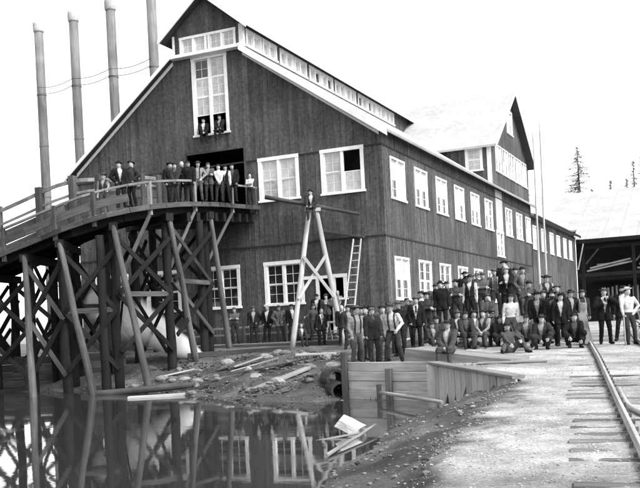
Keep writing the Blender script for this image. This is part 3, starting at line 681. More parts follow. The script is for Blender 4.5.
# steam from the exhaust pipe by the trestle
def steam():
    a = Vector((-5.9, -6.5, -.38)); c = Vector((-11.3, -7.2, 2.7)); m, L = frame_from(a, c); dd = (c-a).normalized()
    pipe = thing('exhaust_pipe', 'short iron exhaust pipe in the bank at the tip of the steam', 'pipe', a)
    t_ = MB(); t_.tube([a-dd*.9-Vector((0, 0, .1)), a-dd*.4, a+dd*.02], [.07, .07, .075], 12); t_.build('tube', RUST, pipe, True)
    bm = bmesh.new(); bmesh.ops.create_icosphere(bm, subdivisions=4, radius=1)
    for v in bm.verts:
        t = (v.co.x+1)/2; yz = Vector((0, v.co.y, v.co.z)); d = yz.normalized() if yz.length > 1e-6 else Vector((0, 0, 0))
        end = math.sqrt(max(0, 1-((t-.6)/.4)**2)) if t > .6 else math.sqrt(max(0, min(1, t/.04)))
        v.co = Vector((t*L, 0, 0)) + d*(.07+1.45*t**.72)*end
    me = bpy.data.meshes.new('steam'); bm.to_mesh(me); bm.free()
    mt = bpy.data.materials.new('steam_vapour'); mt.use_nodes = True; n, l = mt.node_tree.nodes, mt.node_tree.links
    n.remove(n['Principled BSDF']); pv = n.new('ShaderNodeVolumePrincipled'); pv.inputs['Color'].default_value = (.98, .98, .98, 1); pv.inputs['Anisotropy'].default_value = .0
    tc = n.new('ShaderNodeTexCoord'); sp = n.new('ShaderNodeSeparateXYZ'); l.new(tc.outputs['Object'], sp.inputs[0])
    def op(o_, x, y=None, z=None):
        q = n.new('ShaderNodeMath'); q.operation = o_
        for i, s in enumerate((x, y, z)):
            if s is None: continue
            if isinstance(s, (int, float)): q.inputs[i].default_value = s
            else: l.new(s, q.inputs[i])
        return q.outputs[0]
    no = n.new('ShaderNodeTexNoise'); no.inputs['Scale'].default_value = 1.6; no.inputs['Detail'].default_value = 5; l.new(tc.outputs['Object'], no.inputs['Vector'])
    r = op('SQRT', op('ADD', op('MULTIPLY', sp.outputs[1], sp.outputs[1]), op('MULTIPLY', sp.outputs[2], sp.outputs[2])))
    t = op('DIVIDE', sp.outputs[0], L); Rr = op('MULTIPLY_ADD', op('POWER', op('MAXIMUM', t, 0.0), .72), 1.45, .07)
    e2 = op('MAXIMUM', op('DIVIDE', op('SUBTRACT', t, .6), .4), 0.0)
    end = op('SQRT', op('MAXIMUM', op('SUBTRACT', 1.0, op('MULTIPLY', e2, e2)), .0001))
    q = op('SUBTRACT', 1.0, op('DIVIDE', r, op('MULTIPLY', Rr, end)))
    q = op('ADD', q, op('MULTIPLY_ADD', no.outputs['Fac'], .5, -.27))
    mr = n.new('ShaderNodeMapRange'); mr.interpolation_type = 'SMOOTHSTEP'; mr.inputs[1].default_value = 0; mr.inputs[2].default_value = .85; mr.inputs[3].default_value = 0; mr.inputs[4].default_value = 1
    fade = op('MULTIPLY_ADD', op('POWER', op('MAXIMUM', op('SUBTRACT', 1.0, t), 0.0), 1.6), 16.0, 3.6)
    l.new(q, mr.inputs[0]); l.new(op('MULTIPLY', mr.outputs[0], fade), pv.inputs['Density']); l.new(pv.outputs[0], n['Material Output'].inputs['Volume'])
    me.materials.append(mt); o = link('steam', me, None, m, kind='stuff'); tag(o, 'white plume of steam blowing out over the bank beneath the trestle', 'steam')
steam()

# ------------------------------------------------------------------ boardwalk, rail and steps along the front wall
bwk = thing('boardwalk', 'plank boardwalk running along the foot of the mill front', 'boardwalk', (-6, -1.3, 0))
for k in range(8):
    y = -.28-k*.27
    for xa, xb in ((-12.4, -7.6), (-7.58, -3.4), (-3.38, .4)): plank('walk_plank', (xa+random.uniform(-.1, 0), y, .17), (xb, y, .17), .255, .06, GREYWOOD, bwk)
for x in (-12, -9.2, -6.4, -3.6, -.6): plank('sleeper', (x, -.1, .05), (x, -2.3, .05), .16, .16, DARKWOOD, bwk)
plank('edge_beam', (-12.5, -2.42, .0), (.5, -2.42, .02), .2, .26, TIMBER, bwk)
gr = thing('guard_rail', 'low rough guard rail against the mill wall behind the standing men', 'railing', (-8, -.5, 0))
for x in (-12, -9.7, -7.4, -5.1): plank('rail_post', (x, -.42, .15), (x, -.42, 1.05), .1, .1, TIMBER, gr)
for z in (.62, .95): plank('rail', (-12.1, -.34, z), (-4.2, -.34, z+.03), .05, .1, GREYWOOD, gr)
st_ = thing('door_steps', 'short flight of wooden steps below the narrow mill doorway', 'steps', (-3.1, -.7, .2))
for k in range(3): plank('tread', (-3.7, -.95+.3*k-.3, .34+.13*k), (-2.1, -.95+.3*k-.3, .34+.13*k), .3, .05, GREYWOOD, st_)
for x in (-3.6, -2.2): plank('stringer', (x, -1.4, .24), (x, -.3, .56), .05, .2, TIMBER, st_)
sh = thing('saw_horse', 'small wooden saw horse standing beside the tall A-frame', 'saw horse', (-1.7, -2.0, 0))
for x in (-2.15, -1.5):
    plank('leg', (x, -2.45, .2), (x, -2.15, .95), .07, .05, PALEWOOD, sh); plank('leg', (x, -1.75, .2), (x, -2.05, .95), .07, .05, PALEWOOD, sh)
plank('top_rail', (-2.35, -2.1, 1.0), (-1.3, -2.1, 1.0), .12, .09, PALEWOOD, sh); plank('shelf', (-2.2, -2.33, .5), (-1.45, -2.33, .5), .06, .07, GREYWOOD, sh)

# A-frame with its pole, ladder and shelf
af = thing('a_frame', 'tall pale A-frame of round poles standing before the mill front', 'frame', (-2.3, -3, 0))
ap1 = Vector((-2.55, -2.7, 6.05)); ap2 = Vector((-2.28, -2.55, 6.05)); f1 = Vector((-3.31, -3.56, gz(-3.31, -3.56)-.1)); f2 = Vector((-1.21, -2.61, gz(-1.21, -2.61)-.1))
log('leg', f1, ap1, .125, .105, PALEWOOD, af, 12, .02); log('leg', f2, ap2, .125, .105, PALEWOOD, af, 12, .02)
dA = (f2-f1).normalized(); nA = Vector((dA.y, -dA.x, 0))*.13
def onleg(f, a, k): return f.lerp(a, k)
plank('cross_brace', onleg(f1, ap1, .36)+nA, onleg(f2, ap2, .66)+nA, .14, .05, PALEWOOD, af, up=nA); plank('cross_brace', onleg(f2, ap2, .36)+nA*1.5, onleg(f1, ap1, .66)+nA*1.5, .14, .05, PALEWOOD, af, up=nA)
plank('cap', ap1-dA*.2+Vector((0, 0, -.02)), ap2+dA*.2+Vector((0, 0, -.02)), .3, .16, PALEWOOD, af)
tag(log('boom_pole', (-4.55, -3.02, 6.78), (-.44, -1.94, 5.72), .10, .07, TIMBER, n=10, wob=.02), 'long slanting pole resting across the top of the A-frame', 'pole')
tag(plank('shelf_plank', (-3.2, -.3, 5.33), (-.95, -.3, 4.86), .35, .09, TIMBER), 'plank shelf fixed aslant to the mill wall beside the ladder top', 'plank')
ld = thing('ladder', 'long pale ladder leaning up to the plank shelf on the mill wall', 'ladder', (-1.1, -2.4, .1))
la0, la1, lb0, lb1 = Vector((-1.5, -2.35, .12)), Vector((-1.36, -.55, 4.78)), Vector((-1.03, -2.25, .12)), Vector((-1.0, -.5, 4.78))
plank('stile', la0, la1, .06, .08, PALEWOOD, ld); plank('stile', lb0, lb1, .06, .08, PALEWOOD, ld)
for k in range(13):
    q = (k+.8)/13.8; log('rung', la0.lerp(la1, q), lb0.lerp(lb1, q), .022, .022, PALEWOOD, ld, 6, 0)

# ------------------------------------------------------------------ plank dam, flume slab and plank-faced wall
dam = thing('plank_dam', 'low dam of wide pale horizontal planks holding back the bank', 'dam', P(1.8, 24.4, WZ))
DA, DB = (.70, 25.58), (2.86, 23.22)
dn = (P(*DB)-P(*DA)).normalized(); dnn = Vector((dn.y, -dn.x, 0))
for k in range(7):
    z = -1.9+k*.255; a = P(*DA)+dnn*.06*(1+.2*(k % 2)); c = P(*DB)+dnn*.06*(1+.2*(k % 2))
    plank('dam_plank', a+Vector((0, 0, z)), c+Vector((0, 0, z)), .09, .25, DAMWOOD, dam)
plank('dam_cap', P(.62, 25.72, -.33)-dnn*.08, P(2.86, 23.24, -.33)-dnn*.08, .36, .08, DAMWOOD, dam)
for q in (.03, .55): 
    p = P(*DA).lerp(P(*DB), q)+dnn*.2; plank('dam_post', p+Vector((0, 0, -2)), p+Vector((0, 0, -.42 if q > .3 else .05)), .16, .16, TIMBER, dam)
slab = thing('flume_slab', 'thick pale timber slab bridging the flume beside the plank dam', 'slab', P(2.8, 23, 0))
for k in range(3):
    o = Vector((RT.x*.24*k, RT.y*.24*k, 0)) + FW*(.40*k)
    plank('slab_timber', P(2.27, 24.1, -.10)+o, P(4.7, 22.55, -.46)+o, .44, .41, mat('weathered_slab', .2, .85, .3, GX, .4, rnd=.15), slab)
wl = thing('plank_wall', 'tapering retaining wall of upright planks at the edge of the gravel yard', 'retaining wall', P(3.2, 20, -1))
WA, WB = P(2.66, 21.62), P(3.9, 18.3); wd_ = (WB-WA); wl_len = wd_.length; wd_.normalize(); wn = Vector((-wd_.y, wd_.x, 0))
if wn.dot(-RT) < 0: wn = -wn
n_ = 14
for k in range(n_):
    a = WA+wd_*(wl_len*k/n_+.12); zt = -.27-.20*k/n_+random.uniform(-.01, .01)
    plank('wall_plank', a+wn*random.uniform(.02, .05)+Vector((0, 0, -1.7)), a+wn*random.uniform(.02, .05)+Vector((0, 0, zt)), .06, wl_len/n_-.015, DAMWOOD, wl, up=wd_)
plank('wall_cap', WA-wd_*.1+Vector((0, 0, -.22)), WB+Vector((0, 0, -.43)), .30, .07, mat('weathered_slab', .2, .85, .3, GX, .4, rnd=.15), wl)
plank('corner_post', WA-wd_*.06+wn*.02+Vector((0, 0, -1.9)), WA-wd_*.06+wn*.02+Vector((0, 0, -.26)), .26, .24, DAMWOOD, wl)
for k in range(5): plank('side_plank', P(2.72, 21.7, -1.7+k*.28), P(2.92, 23.2, -1.7+k*.28), .08, .27, DAMWOOD, wl)

# ------------------------------------------------------------------ track
trk = thing('railway_track', 'narrow mill track of steel rails half buried in pale gravel', 'railway track', P(5, 16, -.6))
RD = Vector((8.43-3.42, 28.88-10.04)).normalized(); RS = (3.42, 10.04)
def rail_mesh(off, t0, t1, nm='rail'):
    b = MB(); prof = [(-.045, 0), (.045, 0), (.045, .012), (.009, .025), (.009, .070), (.028, .080), (.028, .105), (.022, .110), (-.022, .110), (-.028, .105), (-.028, .080), (-.009, .070), (-.009, .025), (-.045, .012)]
    n = len(prof); vs_ = []; fs = []; k = 0; q = t0
    while q <= t1:
        s = RS[0]+RD.x*q+RD.y*off; t = RS[1]+RD.y*q-RD.x*off; z = float(np.interp(t, [0, 9, 14, 18.5, 22, 25, 28, 32, 38, 45], [-.92, -.85, -.68, -.5, -.36, -.29, -.22, -.14, 0, .05]))+.03
        for a, c in prof: a *= .85; p = P(s+RD.y*a, t-RD.x*a, z+c); vs_.append(p)
        if k: fs += [((k-1)*n+i, (k-1)*n+(i+1) % n, k*n+(i+1) % n, k*n+i) for i in range(n)]
        k += 1; q += 1.0
    fs.append(tuple(range(n))[::-1]); fs.append(tuple((k-1)*n+i for i in range(n)))
    b.add(vs_, fs); return b.build(nm, STEEL, trk)
rail_mesh(0, -8, 21.5); rail_mesh(1.44, -8, 21.5)
q = -6.0
while q < 20:
    a0 = -.62-random.random()*.15; t0 = RS[1]+RD.y*q
    pa = (RS[0]+RD.x*q+RD.y*a0, t0-RD.x*a0); pb = (RS[0]+RD.x*q+RD.y*2.05, t0-RD.x*2.05)
    z0 = hz(*pa); z1 = hz(*pb); mid = float(np.interp(t0, [0, 9, 14, 18.5, 22, 25, 28, 32], [-.92, -.85, -.68, -.5, -.36, -.29, -.22, -.14]))
    plank('tie', P(*pa, mid-.068+random.uniform(-.018,.012)), P(*pb, mid-.105), .22, .16, mat('buried_tie', .13, .95, .5, GX, .6, rnd=.3), trk)
    for sg in (-.075, .075):
        b = MB()
        c = P(RS[0]+RD.x*q+RD.y*sg, t0-RD.x*sg, mid+.03); b.box((c.x-.02, c.y-.02, c.z), (c.x+.02, c.y+.02, c.z+.055))
        b.build('spike', RUST, trk)
    q += .62+random.uniform(-.05, .05)
def bar():
    b = MB(); pts = [(5.0, 15.6), (4.75, 14.6), (4.52, 13.7), (4.42, 13.2), (4.45, 12.85), (4.6, 12.6), (5.0, 12.3)]
    for k in range(len(pts)-1):
        z0, z1 = hz(*pts[k])+.05, hz(*pts[k+1])+.05; b.tube([P(*pts[k], z0), P(*pts[k+1], z1)], .04, 8)
    b2 = MB(); b2.tube([P(*q_, hz(*q_)+.05) for q_ in pts], .042, 8); return b2.build('bent_bar', STEEL, smooth=True)
tag(bar(), 'bent iron bar lying on the gravel beside the rail', 'bar')

# ------------------------------------------------------------------ logs, planks and stones on the bank
def lie(kind, a, c, r, mt, lab, cat, ht=None, dz=0.0):
    pa, pc = P(*a, hz(*a)+dz), P(*c, hz(*c)+dz)
    o = log(kind, pa+Vector((0, 0, r*.8)), pc+Vector((0, 0, r*.7)), r, r*.85, mt) if ht is None else plank(kind, pa+Vector((0, 0, ht*.5)), pc+Vector((0, 0, ht*.5)), r, ht, mt)
    return tag(o, lab, cat)
def stw(x, y): return to_st(x, y)
lie('plank', stw(1.15, -15.54), stw(1.95, -13.3), .28, GREYWOOD, 'long grey plank slanting down the bank towards the plank dam', 'plank', .09, .05)
tag(plank('plank', (-3.75, -15.1, WZ+.02), (-2.0, -14.1, WZ+.03), .42, .09, PALEWOOD), 'pale plank floating at the water edge below the trestle', 'plank')
tag(log('log', (-6.4, -13.3, -1.22), (-2.6, -12.5, -1.0), .14, .11, TIMBER), 'dark log lying along the shore below the last trestle piles', 'log')
tag(log('pole', P(1.5, 24.0, -1.02), P(2.6, 20.2, -1.02), .05, .04, PALEWOOD, n=8), 'thin pale pole lying in the water against the plank dam', 'pole')
tag(plank('stake', P(1.48, 24.1, -1.7), P(1.46, 24.15, -.82), .12, .1, TIMBER), 'short stake standing in the water before the plank dam', 'stake')
# white block in the pond
wbk = thing('white_stump', 'short white block of barked wood sticking out of the pond', 'stump', P(.5, 17.0, WZ))
def stump():
    m_ = Matrix.Translation(P(.50, 17.0, -1.13)) @ Matrix.Rotation(YAW-.5, 4, 'Z') @ Matrix.Rotation(R(24), 4, 'Y') @ Matrix.Rotation(R(-14), 4, 'X')
    prof = [(-.19, -.12), (.17, -.14), (.20, .02), (.17, .13), (.02, .155), (-.15, .13), (-.20, .03)]
    t_ = MB(); vs_ = []; fs = []; n = len(prof); rg = random.Random(4)
    for i, x in enumerate((-.23, -.1, .06, .22)):
        k = (1.0, 1.04, .97, .90)[i]
        vs_ += [Vector((x+rg.uniform(-.035, .035), p*k+rg.uniform(-.012, .012), q*k+rg.uniform(-.012, .012))) for p, q in prof]
        if i: fs += [((i-1)*n+j, (i-1)*n+(j+1) % n, i*n+(j+1) % n, i*n+j) for j in range(n)]
    fs += [tuple(range(n))[::-1], tuple(3*n+j for j in range(n))]
    t_.add(vs_, fs); link('block', t_.mesh('block', mat('bleached_white_wood', .42, .8, .35, (4, 16, 16), .6)), wbk, m_)
    for q in (.35, .6): plank('prop', P(q, 17.05, -1.9), P(q+.02, 17.05, -1.15), .08, .08, PALEWOOD, wbk)
stump()
tag(log('stick', P(-.4, 16.2, WZ-.05), P(.6, 16.6, WZ+.05), .03, .02, GREYWOOD, n=6), 'thin grey stick floating beside the white stump', 'stick')
tag(log('log', P(.0, 14.0, -1.22), P(.95, 17.2, -1.12), .035, .022, GREYWOOD, n=8), 'slim grey log resting on the near bank by the water', 'log')
for k, (s, t, z, lab) in enumerate(((.33, 26.6, -.72, 'upper'), (.42, 25.7, -1.03, 'lower'))):
    cp = thing('culvert_pipe', lab + ' of two short wooden culvert pipes in the bank by the dam', 'pipe', P(s, t, z))
    b = MB(); ax = -FW*.9+RT*.15; p = P(s, t, z); n = 16; ro, ri = (.27, .20)
    rings = []
    vs_ = []
    d = ax.normalized(); e1 = Vector((0, 0, 1)); e2 = d.cross(e1)
    for q, r in ((p-d*.8, ro), (p+d*.35, ro), (p+d*.35, ri), (p-d*.8, ri)):
        for i in range(n): a = 2*math.pi*i/n; vs_.append(q+(e1*math.cos(a)+e2*math.sin(a))*r*(1+.03*math.sin(5*a+k)))
    fs = [(j*n+i, j*n+(i+1) % n, (j+1)*n+(i+1) % n, (j+1)*n+i) for j in range(3) for i in range(n)]
    b.add(vs_, fs); b.build('tube', TIMBER, cp)
tag(plank('plank', P(-.9, 33.4, hz(-.9, 33.4)+.1), P(.5, 33.0, hz(.5, 33)+.12), .3, .08, PALEWOOD), 'pale plank lying on the flat ground before the A-frame', 'plank')
tag(plank('timber', P(-5.6, 38.9, hz(-5.6, 38.9)+.12), P(-1.2, 37.6, hz(-1.2, 37.6)+.12), .24, .22, TIMBER), 'long squared timber lying before the boardwalk', 'timber')
tag(plank('plank', P(5.35, 21.9, hz(5.35, 21.9)+.03), P(3.75, 22.2, hz(3.75, 22.2)+.04), .2, .05, GREYWOOD), 'loose plank on the gravel in front of the sprawling man', 'plank')
tag(plank('timber', P(8.32, 28.6, -.25), P(8.5, 29.9, .72), .26, .24, GREYWOOD), 'thick timber propped aslant behind the crouching man by the rail', 'timber')
SM = [stone_mesh('stone', k, ROCK) for k in range(5)]
rnd = random.Random(3)
spots = []
while len(spots) < 42:
    s, t = rnd.uniform(-7.5, 1.0), rnd.uniform(24, 37)
    d = float(poly_sd(SHORE, np.array([s]), np.array([t]))[0])
    if .1 < d < 6 and (s < .2 or t > 27): spots.append((s, t, rnd.uniform(.2, .62)))
for s, t, r in spots:
    o = link('stone', SM[rnd.randrange(5)], mw=Matrix.Translation(P(s, t, hz(s, t)+r*.12)) @ Matrix.Rotation(rnd.random()*6.28, 4, 'Z') @ Matrix.Diagonal((r, r*.8, r*.8, 1)))
    d = float(poly_sd(SHORE, np.array([s]), np.array([t]))[0])
    tag(o, ('small' if r < .33 else 'middling' if r < .47 else 'big') + ' grey stone ' + ('at the water edge ' if d < .9 else 'halfway up the muddy bank ' if d < 2.6 else 'high on the muddy bank ') + ('below the trestle' if s < -4.2 else 'below the boardwalk' if s < -1.6 else 'near the plank dam'), 'stone', 'stones on the pond bank')
for k in range(26):
    s, t = rnd.uniform(3.6, 7.6), rnd.uniform(29.6, 31.6); r = rnd.uniform(.2, .5)
    o = link('stone', SM[rnd.randrange(5)], mw=Matrix.Translation(P(s, t, hz(s, t)+r*.1)) @ Matrix.Rotation(rnd.random()*6.28, 4, 'Z') @ Matrix.Diagonal((r, r*.8, r*.8, 1)))
    tag(o, ('small' if r < .3 else 'middling' if r < .4 else 'big') + ' pale stone on the mound below the seated men, ' + ('towards the dam' if s < 5 else 'in the middle' if s < 6.3 else 'towards the yard'), 'stone', 'stones on the mound')
for k in range(12):
    s, t = rnd.uniform(-6.5, .2), rnd.uniform(30, 36); a = rnd.uniform(-.8, .8); L = rnd.uniform(.8, 1.9)
    d = float(poly_sd(SHORE, np.array([s]), np.array([t]))[0])
    if d < .3: continue
    a2 = (s+math.cos(a)*L, t+math.sin(a)*L*.5); mw_ = rnd.choice([0, 1, 2])
    tag(plank('slab_wood', P(s, t, hz(s, t)+.1), P(*a2, hz(*a2)+.12), rnd.uniform(.12, .3), .05, [GREYWOOD, TIMBER, PALEWOOD][mw_]), ['grey', 'dark', 'pale'][mw_] + (' short' if L < 1.35 else ' long') + ' waste slab of wood strewn on the muddy bank ' + ('below the trestle' if s < -3 else 'below the boardwalk'), 'slab wood', 'waste wood on the pond bank')
def debris():
    """bark, chips and sticks trodden into the bank"""
    rg = random.Random(21); b = MB(); rn = np.random.RandomState(5); n = 9000
    S, T = rn.uniform(-9, .6, n), rn.uniform(24, 40, n); d = poly_sd(SHORE, S, T)
    clump = vnoise(S, T, .7, 21)+vnoise(S, T, 2, 22)*.7 > .12
    ok = (d > .05) & (d < 7) & clump; S, T = S[ok][:1000], T[ok][:1000]; Z = height(S, T)
    for s, t, z in zip(S, T, Z):
        a = rg.random()*6.28; L = rg.uniform(.05, .26)*(1 if rg.random() < .92 else 2.4); p = P(s, t, z+.005)
        dv = Vector((math.cos(a), math.sin(a), rg.uniform(-.15, .25)))*L; w_ = rg.uniform(.012, .06)
        b.beam(p-dv/2, p+dv/2, w_, rg.uniform(.012, .05), tone=rg.choice([.3, .5, .8, 1.2, 2.6]))
    o = b.build('wood_debris', mat('trodden_bark', .055, .95, .4, (8, 8, 8), .4, tone=True), kind='stuff'); tag(o, 'bark chips and sticks littering the muddy pond bank', 'debris')
debris()
# cart wheel at the edge of the yard
cw_ = thing('cart_wheel', 'spoked cart wheel leaning in the yard beside the man in the white shirt', 'wheel', P(10.35, 29.6, -.2))
def wheel():
    c = P(10.35, 29.6, .32); e1 = RT*.96+FW*.28; e1.normalize(); e2 = Vector((0, 0, 1))
    b = MB(); n = 28; b.tube([c+(e1*math.cos(2*math.pi*i/n)+e2*math.sin(2*math.pi*i/n))*.5 for i in range(n+1)], .04, 8, False); b.build('rim', GREYWOOD, cw_, True)
    for i in range(10):
        a = 2*math.pi*i/10; log('spoke', c, c+(e1*math.cos(a)+e2*math.sin(a))*.5, .025, .02, GREYWOOD, cw_, 6, 0)
    b = MB(); nn = e1.cross(e2); b.tube([c-nn*.1, c+nn*.1], .08, 12); b.build('hub', DARKWOOD, cw_)
wheel()

# ------------------------------------------------------------------ conifers beyond the shed
def conifer(x, y, z0, z1, rad, seed, lab, sparse=1.0):
    rg = random.Random(seed); t_ = thing('conifer_tree', lab, 'tree', (x, y, 0), group='conifers beyond the lumber shed')
    b = MB(); H = z1-z0; b.tube([(x, y, 0), (x, y, z0), (x+.1, y, z0+H*.5), (x, y, z1)], [.55, .38, .2, .03], 8); b.build('trunk', BARK, t_, True)
    c = MB(); k = 0; z = z0
    while z < z1-.15:
        f = (z1-z)/H; nb = max(4, int(7*f+3)); 
        for i in range(nb):
            if rg.random() > .8*sparse: continue
            a = rg.random()*6.28; L = rad*(f**.75)*rg.uniform(.45, 1.15)+.15; d = Vector((math.cos(a), math.sin(a), 0))
            p0 = Vector((x, y, z+rg.uniform(-.2, .2))); droop = rg.uniform(.05, .35)
            p1 = p0+d*L+Vector((0, 0, -droop*L)); c.beam(p0, p1, .05, .05)
            m_ = max(8, int(L/.07))
            for q in range(m_):
                g = (q+rg.random())/m_; pc = p0.lerp(p1, g); w_ = .26*(1-.5*g)*rg.uniform(.5, 1.3)
                sd_ = Vector((-d.y, d.x, 0))*w_*(1 if q % 2 else -1)+Vector((0, 0, rg.uniform(-.25, .08)))
                e = d*rg.uniform(.04, .10)
                c.add([pc, pc+sd_+e*.2, pc+sd_*.9+e*1.6+Vector((0, 0, -.06)), pc+e], [(0, 1, 2, 3)])
        z += H*rg.uniform(.018, .04)
    c.build('crown', NEEDLE, t_)
conifer(-10.4, 135.2, 18, 32.2, 3.9, 1, 'tall ragged conifer standing alone beyond the lumber shed roof', 1.15)
for k, (x, y, zt, r) in enumerate(((-19.5, 131, 26.2, 2.4), (-7.3, 158.5, 28.6, 2.0), (-4.3, 160, 29, 2.2), (-2.6, 157, 32, 1.9), (-.9, 158, 34.5, 2.1), (.3, 160, 31, 2.0), (-8.6, 140, 24.6, 1.6))):
    conifer(x, y, 15, zt, r, 10+k, ['bushy conifer top showing behind the two tall poles', 'small conifer beyond the shed roof, nearest the lone tall one', 'small conifer second in the row from the lone tall one', 'slim pointed conifer in the row beyond the shed', 'tallest pointed conifer of the row beyond the shed', 'last small conifer of the row beyond the shed', 'low bushy conifer top at the foot of the lone tall one'][k], 1.25)

# ------------------------------------------------------------------ people
def cloth(v, nm): return mat(nm, v, .9, .28, (9, 9, 9), .5, spec=.1)
SKIN = mat('weathered_skin', .36, .6, .12, (12, 12, 12), .1)
EYE = mat('eye_dark', .03, .6, .1, (5, 5, 5), 0); LIP = mat('lips', .17, .6, .1, (5, 5, 5), 0)  # even dark colour of the eyeballs, and the lips
HAIRS = {'dark': mat('dark_hair', .025, .8, .3, (40, 40, 10), .4), 'grey': mat('grey_hair', .30, .8, .3, (40, 40, 10), .4), 'fair': mat('fair_hair', .14, .8, .3, (40, 40, 10), .4)}
TONE = {'black': cloth(.012, 'black_wool'), 'dark': cloth(.028, 'dark_wool'), 'grey': cloth(.085, 'grey_wool'), 'mid': cloth(.055, 'brown_wool'), 'light': cloth(.20, 'light_cotton'), 'white': cloth(.42, 'white_cotton'), 'denim': cloth(.075, 'denim')}
BOOT = cloth(.016, 'boot_leather'); STRAW = mat('straw_hat', .5, .85, .2, (20, 20, 20), .3)

def ik(a, c, l1, l2, hint):
    """middle joint of a two-bone chain from a to c bending towards hint"""
    d = c-a; L = min(d.length, (l1+l2)*.995); d = d.normalized(); c2 = a+d*L
    x = (l1*l1-l2*l2+L*L)/(2*L); h = math.sqrt(max(0, l1*l1-x*x))
    hh = hint-d*hint.dot(d); hh = hh.normalized() if hh.length > 1e-5 else Vector((0, -1, 0))
    return a+d*x+hh*h, c2
# poses: a dict of overrides in a body frame 1.70 m tall, facing -Y, x to the body's left side
HANDS = {'down': (Vector((.25, -.04, .80)), Vector((.3, .8, 0))), 'pocket': (Vector((.19, -.08, .90)), Vector((.8, .8, 0))), 'hip': (Vector((.17, -.04, 1.0)), Vector((1, .25, 0))),
         'folded': (Vector((-.10, -.20, 1.19)), Vector((.9, -.1, -.6))), 'front': (Vector((.04, -.20, .92)), Vector((.9, .4, 0))), 'lapel': (Vector((.09, -.16, 1.26)), Vector((.8, .1, -.7))),
         'rail': (Vector((.22, -.36, 1.0)), Vector((.6, .6, -.4))), 'out': (Vector((.55, -.15, 1.15)), Vector((.2, .4, -1))), 'stick': (Vector((.30, -.34, .86)), Vector((.6, .7, -.2))), 'raise': (Vector((.1, -.19, 1.42)), Vector((.9, .0, -.6)))}
def pose_joints(pose, rg, hands):
    J = {}; hl, hr = hands
    sway = rg.uniform(-.06, .06)
    if pose in ('stand', 'stride', 'lean'):
        pel = Vector((sway, 0, .955)); lean = rg.uniform(-.03, .05); ank = [Vector((.11+rg.uniform(0, .05), rg.uniform(-.08, .05), .085)), Vector((-.11-rg.uniform(0, .05), rg.uniform(-.08, .05), .085))]
        if pose == 'stride': ank[0].y -= .2; ank[0].x += .06; pel.z -= .02
        if pose == 'lean': lean = .38; pel = Vector((0, .10, .90)); ank[0].x += .1; ank[1].x -= .08
        kh = Vector((0, -1, .1)); kh = [kh, kh]
    elif pose in ('sit', 'hang'):
        pel = Vector((0, .05, .50)); lean = .10 if pose == 'sit' else .12; kh = [Vector((.15, -1, 1)), Vector((-.15, -1, 1))]
        sp = rg.uniform(.12, .22)
        ank = [Vector((sp, -.40+rg.uniform(-.1, .08), .085)), Vector((-sp, -.40+rg.uniform(-.1, .08), .085))]
        if pose == 'hang': ank = [Vector((.13, -.42, .0)), Vector((-.12, -.36, -.02))]
    elif pose == 'crouch':
        pel = Vector((0, .12, .33)); lean = .35; kh = [Vector((.5, -1, .9)), Vector((-.5, -1, .9))]
        ank = [Vector((.16, -.10, .085)), Vector((-.15, .0, .10))]
    elif pose == 'sprawl':
        pel = Vector((0, .1, .14)); lean = -.18; kh = [Vector((.5, -.3, 1)), Vector((-.3, -.4, 1))]
        ank = [Vector((.28, -.42, .085)), Vector((-.60, -.48, .07))]
    ch, sh = math.cos(lean), math.sin(lean)
    upv = Vector((rg.uniform(-.06, .06), -sh, ch)).normalized(); J['up'] = upv; fwd = Vector((0, -ch, -sh)); J['fwd'] = fwd
    J['pel'] = pel; J['chest'] = pel+upv*.33; J['neck'] = pel+upv*.545; J['lean'] = lean
    nup = (upv + Vector((0, 0, 1)))/2
    J['head'] = J['neck'] + nup.normalized()*.122 + Vector((0, -.02, 0))
    for i, sx in enumerate((1, -1)):
        S = pel+upv*.46+Vector((sx*.185, 0, 0)); J['sh%d' % i] = S
        h = (hl, hr)[i]
        if isinstance(h, str): tgt, hint = HANDS[h]; tgt = Vector((tgt.x*sx, tgt.y, tgt.z)); hint = Vector((hint.x*sx, hint.y, hint.z)); 
        else: tgt, hint = Vector(h[0]), Vector(h[1])
        if isinstance(h, str):
            rel = tgt-Vector((0, 0, .955)); tgt = pel + Vector((rel.x, 0, 0)) + upv*rel.z + fwd*(-rel.y) if pose in ('stand', 'stride', 'lean') else pel + Vector((rel.x, 0, 0)) + upv*rel.z + fwd*(-rel.y)
        if h == 'knee':
            pass
        E, Wr = ik(S, tgt, .285, .255, hint); J['el%d' % i] = E; J['wr%d' % i] = Wr
        H = pel+Vector((sx*.095, 0, -.045)); K, A = ik(H, ank[i], .425, .415, kh[i])
        J['hip%d' % i] = H; J['kn%d' % i] = K; J['an%d' % i] = A
        toe = Vector((sx*.35, -1, 0)).normalized()
        if pose == 'hang': toe = Vector((sx*.2, -1, -.5)).normalized()
        if pose == 'sprawl' and i == 1: toe = Vector((-.5, -.5, .7)).normalized()
        J['toe%d' % i] = A + toe*.15 + Vector((0, 0, -.035))
    return J
HANDS['knee'] = (Vector((.17, -.40, 1.0)), Vector((1, .5, -.2)))
HANDS['kneeup'] = (Vector((.20, -.36, 1.12)), Vector((1, .3, -.4)))
HANDS['lap'] = (Vector((.05, -.26, 1.02)), Vector((1, .4, -.2)))

